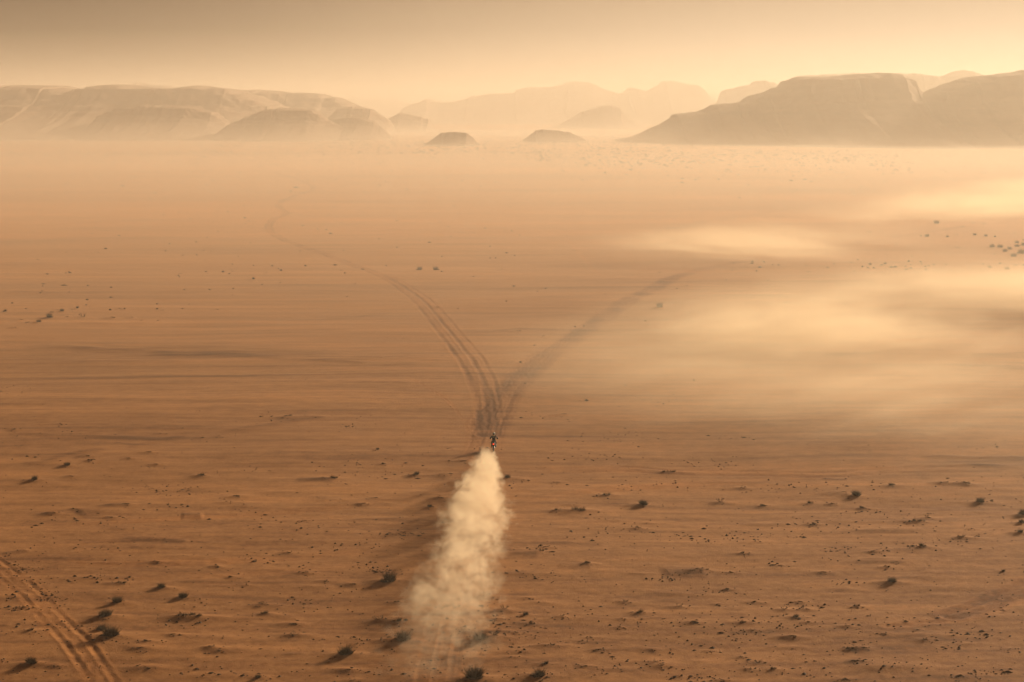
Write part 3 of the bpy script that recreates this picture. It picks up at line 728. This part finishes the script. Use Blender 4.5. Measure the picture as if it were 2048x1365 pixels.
def loft(bm, secs):
    """secs: list of (y, z, half width, half height) superellipse sections along y"""
    rings = []
    for (y, z, hw, hh) in secs:
        ring = []
        for k in range(16):
            a = 2 * math.pi * k / 16; c, s = math.cos(a), math.sin(a)
            ring.append(bm.verts.new((hw * math.copysign(abs(c) ** .7, c), y, z + hh * math.copysign(abs(s) ** .7, s))))
        rings.append(ring)
    for a, b_ in zip(rings[:-1], rings[1:]):
        for k in range(16): bm.faces.new((a[k], b_[k], b_[(k + 1) % 16], a[(k + 1) % 16]))
    bm.faces.new(rings[0]); bm.faces.new(rings[-1][::-1])
def torus(bm, c, R_, r, seg=40, sg=10, sq=1.0, knob=0.0):
    rings = []
    for i in range(seg):
        a = 2 * math.pi * i / seg; ring = []
        for j in range(sg):
            q = 2 * math.pi * j / sg
            rr2 = r * (1 + (knob if (i % 2 and abs(q - 0) < 1.6 or i % 2 and q > 4.7) else 0))
            ring.append(bm.verts.new((c[0] + r * sq * math.sin(q), c[1] + (R_ + rr2 * math.cos(q)) * math.cos(a), c[2] + (R_ + rr2 * math.cos(q)) * math.sin(a))))
        rings.append(ring)
    for i in range(seg):
        a, b_ = rings[i], rings[(i + 1) % seg]
        for j in range(sg): bm.faces.new((a[j], b_[j], b_[(j + 1) % sg], a[(j + 1) % sg]))
def ball(bm, c, s, seg=20, ring=14):
    ret = bmesh.ops.create_uvsphere(bm, u_segments=seg, v_segments=ring, radius=1.0)
    for v in ret['verts']: v.co = Vector((v.co.x * s[0] + c[0], v.co.y * s[1] + c[1], v.co.z * s[2] + c[2]))

rx, ry = gnd(987.5, 906.5)
bike = bpy.data.objects.new('motorcycle', None); C.objects.link(bike)
by = ry + .74
bz = ground_z(rx, ry) * .5 + ground_z(rx, by + .74) * .5
bike.location = (rx, by, bz + .005); bike.rotation_euler = (0, 0, R(-1.5))
tag(bike, 'black off road motorcycle with glowing red tail light, kicking up dust', 'motorcycle')
for (yy, rr2, wd, nm) in ((-.74, .335, .062, 'rear'), (.76, .345, .046, 'front')):
    w_ = bpy.data.objects.new('wheel', None); C.objects.link(w_); w_.parent = bike; w_.location = (0, yy, rr2)
    bm = bmesh.new(); torus(bm, (0, 0, 0), rr2 - wd, wd, 56, 12, 1.0, .16); bm_obj('tyre', bm, m_rub, w_)
    bm = bmesh.new(); torus(bm, (0, 0, 0), rr2 - wd * 1.9, .016, 40, 8, 1.4); bm_obj('rim', bm, m_metal, w_)
    bm = bmesh.new()
    tube(bm, [(-.06, 0, 0), (.06, 0, 0)], .035)
    for k in range(18):
        a = 2 * math.pi * k / 18; s_ = .03 if k % 2 else -.03
        tube(bm, [(s_, math.cos(a + .3) * .035, math.sin(a + .3) * .035), (0, math.cos(a) * (rr2 - wd * 1.9), math.sin(a) * (rr2 - wd * 1.9))], .003, 5)
    bm_obj('spokes', bm, m_metal, w_)
def bikepart(name, mat, fn, **kw):
    bm = bmesh.new(); fn(bm); return bm_obj(name, bm, mat, bike, **kw)
bikepart('rear_fender', m_black, lambda bm: loft(bm, [(-.98, .80, .06, .012), (-.85, .84, .085, .02), (-.6, .87, .11, .03), (-.35, .86, .12, .035)]))
bikepart('front_fender', m_black, lambda bm: loft(bm, [(.45, .80, .05, .012), (.7, .82, .075, .02), (.95, .79, .07, .016), (1.1, .74, .045, .01)]))
bikepart('seat', m_seat, lambda bm: loft(bm, [(-.62, .90, .09, .03), (-.45, .93, .12, .045), (-.15, .93, .13, .055), (.12, .95, .09, .05), (.25, .99, .07, .03)]))
bikepart('fuel_tank', m_black, lambda bm: loft(bm, [(.10, .86, .10, .08), (.25, .90, .17, .12), (.42, .92, .18, .12), (.55, .95, .09, .08)]))
bikepart('engine', m_metal, lambda bm: loft(bm, [(-.22, .42, .10, .10), (-.1, .45, .14, .15), (.12, .5, .14, .18), (.28, .5, .10, .14), (.34, .45, .06, .08)]))
bikepart('skid_plate', m_metal, lambda bm: loft(bm, [(-.2, .27, .10, .012), (.2, .27, .12, .015), (.42, .36, .09, .02)]))
def frame(bm):
    for s in (-1, 1):
        tube(bm, [(s * .05, .52, .98), (s * .12, .2, .82), (s * .13, -.12, .74), (s * .10, -.18, .38), (s * .09, .25, .30), (s * .05, .50, .85)], .018, 8)
        tube(bm, [(s * .10, -.12, .74), (s * .10, -.62, .82)], .013, 8)
        tube(bm, [(s * .09, -.18, .42), (s * .10, -.45, .38), (s * .10, -.76, .335)], [.03, .026, .02], 8)
bikepart('frame', m_metal, frame)
def forks(bm):
    for s in (-1, 1): tube(bm, [(s * .10, .76, .345), (s * .10, .60, .75), (s * .10, .50, 1.02)], [.028, .026, .03], 10)
bikepart('fork', m_metal, forks)
def bars(bm): tube(bm, [(-.41, .40, 1.10), (-.24, .44, 1.10), (-.1, .49, 1.06), (.1, .49, 1.06), (.24, .44, 1.10), (.41, .40, 1.10)], .012, 8)
hb = bikepart('handlebar', m_metal, bars)
for s in (-1, 1):
    bm = bmesh.new(); tube(bm, [(s * .29, .425, 1.10), (s * .41, .40, 1.10)], .018, 10); bm_obj('grip', bm, m_rub, hb)
    bm = bmesh.new(); loft(bm, [(.46, 1.08, .07, .05), (.50, 1.08, .08, .055)])
    bmesh.ops.translate(bm, vec=(s * .35, .02, 0), verts=bm.verts); bm_obj('hand_guard', bm, m_black, hb)
bikepart('headlight_mask', m_black, lambda bm: loft(bm, [(.58, 1.02, .14, .13), (.66, .98, .12, .12), (.70, .96, .08, .08)]))
bikepart('windscreen', m_black, lambda bm: loft(bm, [(.52, 1.22, .07, .03), (.56, 1.16, .10, .07), (.62, 1.08, .12, .06)]))
bikepart('exhaust', m_grey, lambda bm: tube(bm, [(.12, .25, .38), (.16, 0, .42), (.15, -.3, .60), (.17, -.45, .70), (.18, -.88, .80)], [.025, .025, .028, .055, .055], 12))
for s in (-1, 1):
    bm = bmesh.new(); loft(bm, [(-.72, .80, .012, .06), (-.45, .76, .02, .12), (-.2, .76, .02, .12)])
    bmesh.ops.translate(bm, vec=(s * .145, 0, 0), verts=bm.verts); bm_obj('side_panel', bm, m_black, bike)
    bm = bmesh.new(); loft(bm, [(.2, .72, .02, .12), (.4, .74, .03, .16), (.55, .80, .02, .10)])
    bmesh.ops.translate(bm, vec=(s * .19, 0, 0), verts=bm.verts); bm_obj('radiator_shroud', bm, m_black, bike)
    bm = bmesh.new(); tube(bm, [(s * .12, -.12, .40), (s * .27, -.14, .38)], .02, 8); bm_obj('foot_peg', bm, m_metal, bike)
def plate(bm):
    loft(bm, [(-1.005, .70, .075, .09), (-.99, .70, .078, .095)])
bikepart('number_plate_holder', m_black, plate)
bm = bmesh.new(); loft(bm, [(-1.035, .795, .03, .022), (-1.02, .80, .042, .032), (-.97, .805, .042, .032)])
bm_obj('tail_light', bm, m_red, bike)
bikepart('mud_flap', m_black, lambda bm: loft(bm, [(-.96, .55, .07, .14), (-.95, .55, .075, .15)]))

# ------------------------------------------------------------------ rider
person = bpy.data.objects.new('person', None); C.objects.link(person)
person.location = bike.location; person.rotation_euler = bike.rotation_euler
tag(person, 'rider in dark navy gear and pale topped helmet crouched on the motorcycle, seen from behind', 'person')
def skin_obj(name, verts, edges, radii, root, mat, parent, sub=2):
    me = bpy.data.meshes.new(name); me.from_pydata([tuple(v) for v in verts], edges, [])
    o = new_obj(name, me, mat, parent)
    m = o.modifiers.new('skin', 'SKIN'); m.use_smooth_shade = True
    sv = me.skin_vertices[0].data
    for i, r in enumerate(radii):
        sv[i].radius = (r, r) if isinstance(r, (int, float)) else r
    sv[root].use_root = True
    s = o.modifiers.new('sub', 'SUBSURF'); s.levels = sub; s.render_levels = sub
    return o
J = {'pelvis': (0, -.20, 1.00), 'spine': (0, -.10, 1.17), 'chest': (0, .02, 1.34), 'neck': (0, .12, 1.47), 'headb': (0, .16, 1.56), 'headt': (0, .18, 1.70)}
for s, k in ((-1, 'l'), (1, 'r')):
    J['sh' + k] = (s * .19, .05, 1.39); J['el' + k] = (s * .385, .12, 1.19); J['wr' + k] = (s * .345, .34, 1.125); J['ha' + k] = (s * .35, .41, 1.115)
    J['hi' + k] = (s * .11, -.20, .95); J['kn' + k] = (s * .20, .16, .76); J['an' + k] = (s * .20, -.17, .44); J['to' + k] = (s * .21, -.0, .40)
def build_skin(name, keys, edges, radii, mat, root=0, extra=None, sub=2):
    vs_ = [J[k] for k in keys]; ed = [(keys.index(a), keys.index(b_)) for a, b_ in edges]; rd = [radii[k] for k in keys]
    if extra:
        for anchor, chain, rads in extra:
            prev = keys.index(anchor)
            for p, r in zip(chain, rads):
                vs_.append(p); rd.append(r); ed.append((prev, len(vs_) - 1)); prev = len(vs_) - 1
    return skin_obj(name, vs_, ed, rd, root, mat, person, sub)
keys = list(J.keys())
E = [('pelvis', 'spine'), ('spine', 'chest'), ('chest', 'neck'), ('neck', 'headb'), ('headb', 'headt')]
for k in 'lr':
    E += [('chest', 'sh' + k), ('sh' + k, 'el' + k), ('el' + k, 'wr' + k), ('wr' + k, 'ha' + k), ('pelvis', 'hi' + k), ('hi' + k, 'kn' + k), ('kn' + k, 'an' + k), ('an' + k, 'to' + k)]
RB = dict(pelvis=.11, spine=.10, chest=.12, neck=.05, headb=.075, headt=.08)
for k in 'lr': RB.update({'sh' + k: .052, 'el' + k: .038, 'wr' + k: .025, 'ha' + k: .028, 'hi' + k: .075, 'kn' + k: .055, 'an' + k: .038, 'to' + k: .032})
def fingers(s, key):
    ex = []
    for i, (off, ln) in enumerate(((-.033, .9), (-.011, 1.0), (.011, .95), (.033, .78))):
        x = s * .35 + off * s; p0 = Vector((x, .405, 1.125)); r = .0095
        ex.append((key, [p0, p0 + Vector((0, .034 * ln, .004)), p0 + Vector((0, .040 * ln, -.024 * ln)), p0 + Vector((0, .012 * ln, -.040 * ln))], [r * 1.1, r, r * .95, r * .85]))
    ex.append((key, [Vector((s * .315, .385, 1.105)), Vector((s * .30, .40, 1.085)), Vector((s * .305, .425, 1.080))], [.012, .010, .009]))
    return ex
build_skin('body', keys, E, RB, m_skin, 0)
jk = ['spine', 'chest', 'neck', 'pelvis', 'shl', 'ell', 'wrl', 'shr', 'elr', 'wrr']
jk_e = [('pelvis', 'spine'), ('spine', 'chest'), ('chest', 'neck'), ('chest', 'shl'), ('shl', 'ell'), ('ell', 'wrl'), ('chest', 'shr'), ('shr', 'elr'), ('elr', 'wrr')]
build_skin('jacket', jk, jk_e, dict(spine=(.17, .13), chest=(.185, .15), neck=.075, pelvis=(.165, .14), shl=.082, shr=.082, ell=.066, elr=.066, wrl=.045, wrr=.045), m_suit, 0)
tk = ['pelvis', 'hil', 'knl', 'anl', 'hir', 'knr', 'anr']
build_skin('trousers', tk, [('pelvis', 'hil'), ('hil', 'knl'), ('knl', 'anl'), ('pelvis', 'hir'), ('hir', 'knr'), ('knr', 'anr')],
           dict(pelvis=(.17, .14), hil=.115, hir=.115, knl=.088, knr=.088, anl=.062, anr=.062), m_trou, 0)
for s, k in ((-1, 'l'), (1, 'r')):
    build_skin('glove', ['ha' + k, 'wr' + k], [('ha' + k, 'wr' + k)], {'ha' + k: (.042, .022), 'wr' + k: .038}, m_black, 0, fingers(s, 'ha' + k))
    bm = bmesh.new(); tube(bm, [(s * .20, -.08, .56), (s * .20, -.16, .46), (s * .205, -.18, .40)], [.078, .066, .062], 14); tube(bm, [(s * .205, -.235, .365), (s * .207, -.12, .37), (s * .21, .0, .36), (s * .212, .075, .35)], [.045, .055, .05, .03], 12)
    bm_obj('boot', bm, m_black, person)
bm = bmesh.new(); ball(bm, (0, .165, 1.645), (.128, .155, .14), 28, 20)
helmet = bm_obj('helmet', bm, m_helm, person)
bm = bmesh.new(); ball(bm, (.02, .19, 1.705), (.10, .115, .09), 24, 14); bm_obj('pale_crown', bm, m_white, helmet)
bm = bmesh.new(); loft(bm, [(.28, 1.70, .10, .015), (.36, 1.71, .095, .01), (.42, 1.70, .07, .006)]); bm_obj('peak', bm, m_white, helmet)
bm = bmesh.new(); loft(bm, [(.22, 1.57, .10, .05), (.33, 1.56, .06, .04)]); bm_obj('chin_bar', bm, m_helm, helmet)
bm = bmesh.new(); torus(bm, (0, 0, 0), .132, .018, 28, 8)
bmesh.ops.rotate(bm, cent=(0, 0, 0), matrix=Matrix.Rotation(R(90), 3, 'Y'), verts=bm.verts); bmesh.ops.translate(bm, vec=(0, .155, 1.63), verts=bm.verts)
bm_obj('goggle_strap', bm, m_black, helmet)
bm = bmesh.new(); ball(bm, (0, .03, 1.475), (.125, .085, .042), 20, 12); bm_obj('neck_brace', bm, m_gold, person)
bm = bmesh.new(); loft(bm, [(-.20, 1.25, .06, .09), (-.16, 1.27, .10, .15), (-.08, 1.28, .11, .16)]); bm_obj('hydration_pack', bm, m_trou, person)
bm = bmesh.new(); loft(bm, [(-.215, 1.30, .035, .012), (-.19, 1.31, .05, .018)]); bm_obj('pack_patch', bm, m_grey, person)

# ------------------------------------------------------------------ dust
def vol_nodes(name, colr, aniso):
    m = bpy.data.materials.new(name); m.use_nodes = True; t_ = m.node_tree; t_.nodes.clear()
    out = t_.nodes.new('ShaderNodeOutputMaterial'); pv = t_.nodes.new('ShaderNodeVolumePrincipled')
    pv.inputs['Color'].default_value = colr + (1,); pv.inputs['Anisotropy'].default_value = aniso
    t_.links.new(pv.outputs[0], out.inputs['Volume'])
    return m, t_, pv
def N(t_, typ, **kw):
    n = t_.nodes.new(typ)
    for k, v in kw.items(): setattr(n, k, v)
    return n
def M(t_, op, a_, b_=None, c_=None, clamp=False):
    n = t_.nodes.new('ShaderNodeMath'); n.operation = op; n.use_clamp = clamp
    for i, q in enumerate((a_, b_, c_)):
        if q is None: continue
        if isinstance(q, (int, float)): n.inputs[i].default_value = q
        else: t_.links.new(q, n.inputs[i])
    return n.outputs[0]
def MR(t_, v, a_, b_, c_=0.0, d_=1.0, smooth=True):
    n = t_.nodes.new('ShaderNodeMapRange'); n.interpolation_type = 'SMOOTHSTEP' if smooth else 'LINEAR'
    t_.links.new(v, n.inputs[0])
    for i, q in zip((1, 2, 3, 4), (a_, b_, c_, d_)): n.inputs[i].default_value = q
    return n.outputs[0]

DUST = (.99, .85, .64)
# plume behind the rear wheel: closed lofted hull along the ridden line, local -Y away from the wheel
sx_, sy_ = gnd(988, 909); ex_, ey_ = gnd(868, 1368)
ax = Vector((ex_ - sx_, ey_ - sy_, 0)); LP = ax.length; ang = math.atan2(ax.x, -ax.y)
pm, pt, pv = vol_nodes('plume_dust', DUST, .15)
tcn = N(pt, 'ShaderNodeTexCoord'); sep = N(pt, 'ShaderNodeSeparateXYZ'); pt.links.new(tcn.outputs['Object'], sep.inputs[0])
s01 = M(pt, 'DIVIDE', M(pt, 'MULTIPLY', sep.outputs['Y'], -1.0), LP)
def curve(t_, v, pts_):
    fc = t_.nodes.new('ShaderNodeFloatCurve'); c = fc.mapping.curves[0]
    while len(c.points) > 2: c.points.remove(c.points[1])
    c.points[0].location = pts_[0]; c.points[1].location = pts_[-1]
    for p in pts_[1:-1]: c.points.new(*p)
    fc.mapping.update(); t_.links.new(v, fc.inputs['Value']); return fc.outputs[0]
# values are /10
RAD = [(0, .02), (.03, .04), (.08, .085), (.14, .12), (.22, .15), (.34, .19), (.42, .265), (.52, .23), (.62, .22), (.72, .29), (.82, .33), (1, .30)]
CEN = [(0, .50), (.1, .49), (.3, .50), (.55, .52), (.8, .475), (1, .50)]       # lateral drift, (v-.5)*10 m
HGT = [(0, .02), (.05, .10), (.15, .21), (.35, .30), (.6, .30), (.8, .22), (1, .12)]
DEN = [(0, .25), (.02, .8), (.06, 1.0), (.3, .85), (.5, .50), (.68, .34), (.78, .27), (.86, .15), (.93, .11), (1, .07)]
rad = M(pt, 'MULTIPLY', curve(pt, s01, RAD), 10.0)
cen = M(pt, 'MULTIPLY', M(pt, 'SUBTRACT', curve(pt, s01, CEN), .5), 10.0)
hgt = M(pt, 'MULTIPLY', curve(pt, s01, HGT), 10.0)
den = curve(pt, s01, DEN)
lx = M(pt, 'DIVIDE', M(pt, 'SUBTRACT', sep.outputs['X'], cen), rad)
lz = M(pt, 'DIVIDE', M(pt, 'ADD', sep.outputs['Z'], 0.0), hgt)
rad2 = M(pt, 'SQRT', M(pt, 'ADD', M(pt, 'MULTIPLY', lx, lx), M(pt, 'MULTIPLY', lz, lz)))
n1 = N(pt, 'ShaderNodeTexNoise'); n1.inputs['Scale'].default_value = .5; n1.inputs['Detail'].default_value = 5; n1.inputs['Roughness'].default_value = .62; n1.inputs['Distortion'].default_value = .7
pt.links.new(tcn.outputs['Object'], n1.inputs['Vector'])
edge = M(pt, 'ADD', rad2, M(pt, 'MULTIPLY', M(pt, 'SUBTRACT', n1.outputs['Fac'], .5), 3.7))
f1 = MR(pt, edge, 1.0, .70)
f2 = MR(pt, rad2, 1.5, 1.1)
n2 = N(pt, 'ShaderNodeTexNoise'); n2.inputs['Scale'].default_value = 1.1; n2.inputs['Detail'].default_value = 3
pt.links.new(tcn.outputs['Object'], n2.inputs['Vector'])
f3 = MR(pt, n2.outputs['Fac'], .40, .62, .06, 1.6)
dn = M(pt, 'MULTIPLY', M(pt, 'MULTIPLY', f1, f3), M(pt, 'MULTIPLY', den, f2))
pt.links.new(M(pt, 'MULTIPLY', dn, .60), pv.inputs['Density'])
def interp(P, v): return float(np.interp(v, [p[0] for p in P], [p[1] for p in P]))
V, F = [], []; NS = 30; NK = 16
for i in range(NS + 1):
    s = i / NS; r_ = 10 * interp(RAD, s) * 1.5 + .15; h_ = 10 * interp(HGT, s) * 1.5 + .1; c_ = (interp(CEN, s) - .5) * 10
    for k in range(NK):
        a = 2 * math.pi * k / NK; z = math.sin(a) * h_
        V.append((c_ + math.cos(a) * r_, -s * LP, max(z, -.35)))
for i in range(NS):
    for k in range(NK): F.append((i * NK + k, i * NK + (k + 1) % NK, (i + 1) * NK + (k + 1) % NK, (i + 1) * NK + k))
me = bpy.data.meshes.new('dust_plume'); me.from_pydata(V, [], F + [tuple(range(NK))[::-1], tuple(NS * NK + k for k in range(NK))]); me.validate()
o = new_obj('dust_plume', me, pm); o.location = (sx_, sy_, .05); o.rotation_euler[2] = ang
tag(o, 'billowing tan dust plume trailing behind the motorcycle', 'dust plume', kind='stuff')

def cloud(x0, y0, x1, y1, thick, height, dens, label, seed, nscale=.03, stretch=2.6, rise=0.0, namp=3.3):
    """low drifting sheet of dust between ground points seen at photo (x0,y0) and (x1,y1)"""
    ax_, ay_ = gnd(x0, y0); bx_, by_ = gnd(x1, y1)
    L = math.hypot(bx_ - ax_, by_ - ay_); an = math.atan2(by_ - ay_, bx_ - ax_)
    m, t_, pv = vol_nodes('drift_dust', DUST, .3)
    tcn = N(t_, 'ShaderNodeTexCoord'); ln = N(t_, 'ShaderNodeVectorMath', operation='LENGTH'); t_.links.new(tcn.outputs['Object'], ln.inputs[0])
    mp = N(t_, 'ShaderNodeMapping'); mp.inputs['Scale'].default_value = (L / 2 * nscale / stretch, thick * nscale, height * nscale * 2.5); mp.inputs['Location'].default_value = (seed * 3.1, seed, 0)
    t_.links.new(tcn.outputs['Object'], mp.inputs[0])
    n = N(t_, 'ShaderNodeTexNoise'); n.inputs['Scale'].default_value = 1; n.inputs['Detail'].default_value = 5.0; n.inputs['Distortion'].default_value = .6; t_.links.new(mp.outputs[0], n.inputs['Vector'])
    e = M(t_, 'ADD', ln.outputs['Value'], M(t_, 'MULTIPLY', M(t_, 'SUBTRACT', n.outputs['Fac'], .5), namp))
    mp2 = N(t_, 'ShaderNodeMapping'); mp2.inputs['Scale'].default_value = (L / 2 * .05, thick * .16, height * .3); mp2.inputs['Rotation'].default_value = (0, 0, .12); mp2.inputs['Location'].default_value = (seed * 1.7, seed * 2.3, 0)
    t_.links.new(tcn.outputs['Object'], mp2.inputs[0])
    nw = N(t_, 'ShaderNodeTexNoise'); nw.inputs['Scale'].default_value = 1; nw.inputs['Detail'].default_value = 4; nw.inputs['Distortion'].default_value = 1.2; t_.links.new(mp2.outputs[0], nw.inputs['Vector'])
    wisp = MR(t_, nw.outputs['Fac'], .36, .64, .5, 1.35)
    f = M(t_, 'MULTIPLY', M(t_, 'MULTIPLY', MR(t_, e, 1.1, -.8), wisp), MR(t_, ln.outputs['Value'], 1.0, .25))
    t_.links.new(M(t_, 'MULTIPLY', f, dens), pv.inputs['Density'])
    bm = bmesh.new(); bmesh.ops.create_icosphere(bm, subdivisions=3, radius=1.03)
    me = bpy.data.meshes.new('dust_cloud'); bm.to_mesh(me); bm.free()
    o = new_obj('dust_cloud', me, m); o.location = ((ax_ + bx_) / 2, (ay_ + by_) / 2, height * .15 + rise); o.rotation_euler[2] = an
    o.scale = (L / 2, thick, height)
    tag(o, label, 'dust cloud', 'drifting dust clouds on the right', 'stuff')
cloud(1560, 466, 2800, 368, 70, 11, .170, 'brightest long dust bank below the right mesas', 1, .03)
cloud(1230, 486, 1840, 528, 66, 9, .075, 'pale dust bank at the end of the right fork', 2, .035)
cloud(1300, 600, 2500, 575, 60, 9, .075, 'wide dust veil across the right, behind the lone round bush', 3, .03)
cloud(1760, 620, 2560, 590, 38, 8, .100, 'bright dust veil under the thicket at the right edge', 7, .035)
cloud(1220, 745, 1980, 640, 46, 9, .075, 'thin dust veil right of the forking tracks', 4, .035)
cloud(1000, 940, 2300, 770, 84, 11, .034, 'faint broad low dust right of the rider', 5, .035, namp=2.2)

def layer(name, dens, prof_top, label):
    lm, lt, lv = vol_nodes('blowing_sand', (.88, .79, .66), .32)
    lv.inputs['Density'].default_value = dens
    V, F = [], []
    for (y, zt) in prof_top: V += [(-2500, y, -2.5), (2500, y, -2.5), (2500, y, zt), (-2500, y, zt)]
    for i in range(len(prof_top) - 1):
        a = i * 4; b_ = a + 4
        for k in range(4): F.append((a + k, b_ + k, b_ + (k + 1) % 4, a + (k + 1) % 4))
    F += [(0, 1, 2, 3), tuple((len(prof_top) - 1) * 4 + k for k in (3, 2, 1, 0))]
    me = bpy.data.meshes.new(name); me.from_pydata(V, [], F); me.validate()
    bm = bmesh.new(); bm.from_mesh(me); bmesh.ops.recalc_face_normals(bm, faces=bm.faces); bm.to_mesh(me); bm.free()
    o = new_obj(name, me, lm); tag(o, label, 'blowing sand', kind='stuff')
layer('dust_layer', .0036, [(165, .3), (260, 2.6), (380, 5.0), (560, 7.5), (800, 7.5), (1200, 4.0), (1600, 1.6), (2300, .3)], 'low layer of blowing sand across the far plain')
for hz_, wd_ in ((7, 'lowest'), (13, 'second lowest'), (20, 'second highest'), (28, 'highest')):
    layer('valley_dust', .00042, [(800 + hz_ * 10, .2), (1200, hz_ * .3), (1500, hz_ * .75), (1720, hz_), (2000, hz_ * .5), (2600, .3)], wd_ + ' sheet of dusty air round the feet of the hills')
layer('far_air', .00022, [(1000, .5), (1180, 45), (1400, 98), (6500, 98)], 'thicker dusty air in front of and between the mesas')
# ------------------------------------------------------------------ haze box
hm_, ht, hv = vol_nodes('haze_air', (.85, .765, .645), .34)
hv.inputs['Density'].default_value = .00035
x0, x1, y0, y1, z0, z1 = -2600, 2600, -400, 7000, -12, 104
V = [(x, y, z) for x in (x0, x1) for y in (y0, y1) for z in (z0, z1)]
F = [(0, 1, 3, 2), (4, 6, 7, 5), (0, 4, 5, 1), (2, 3, 7, 6), (0, 2, 6, 4), (1, 5, 7, 3)]
me = bpy.data.meshes.new('haze'); me.from_pydata(V, [], F); me.validate()
o = new_obj('haze', me, hm_); tag(o, 'warm dusty air filling the whole valley', 'haze', kind='stuff')
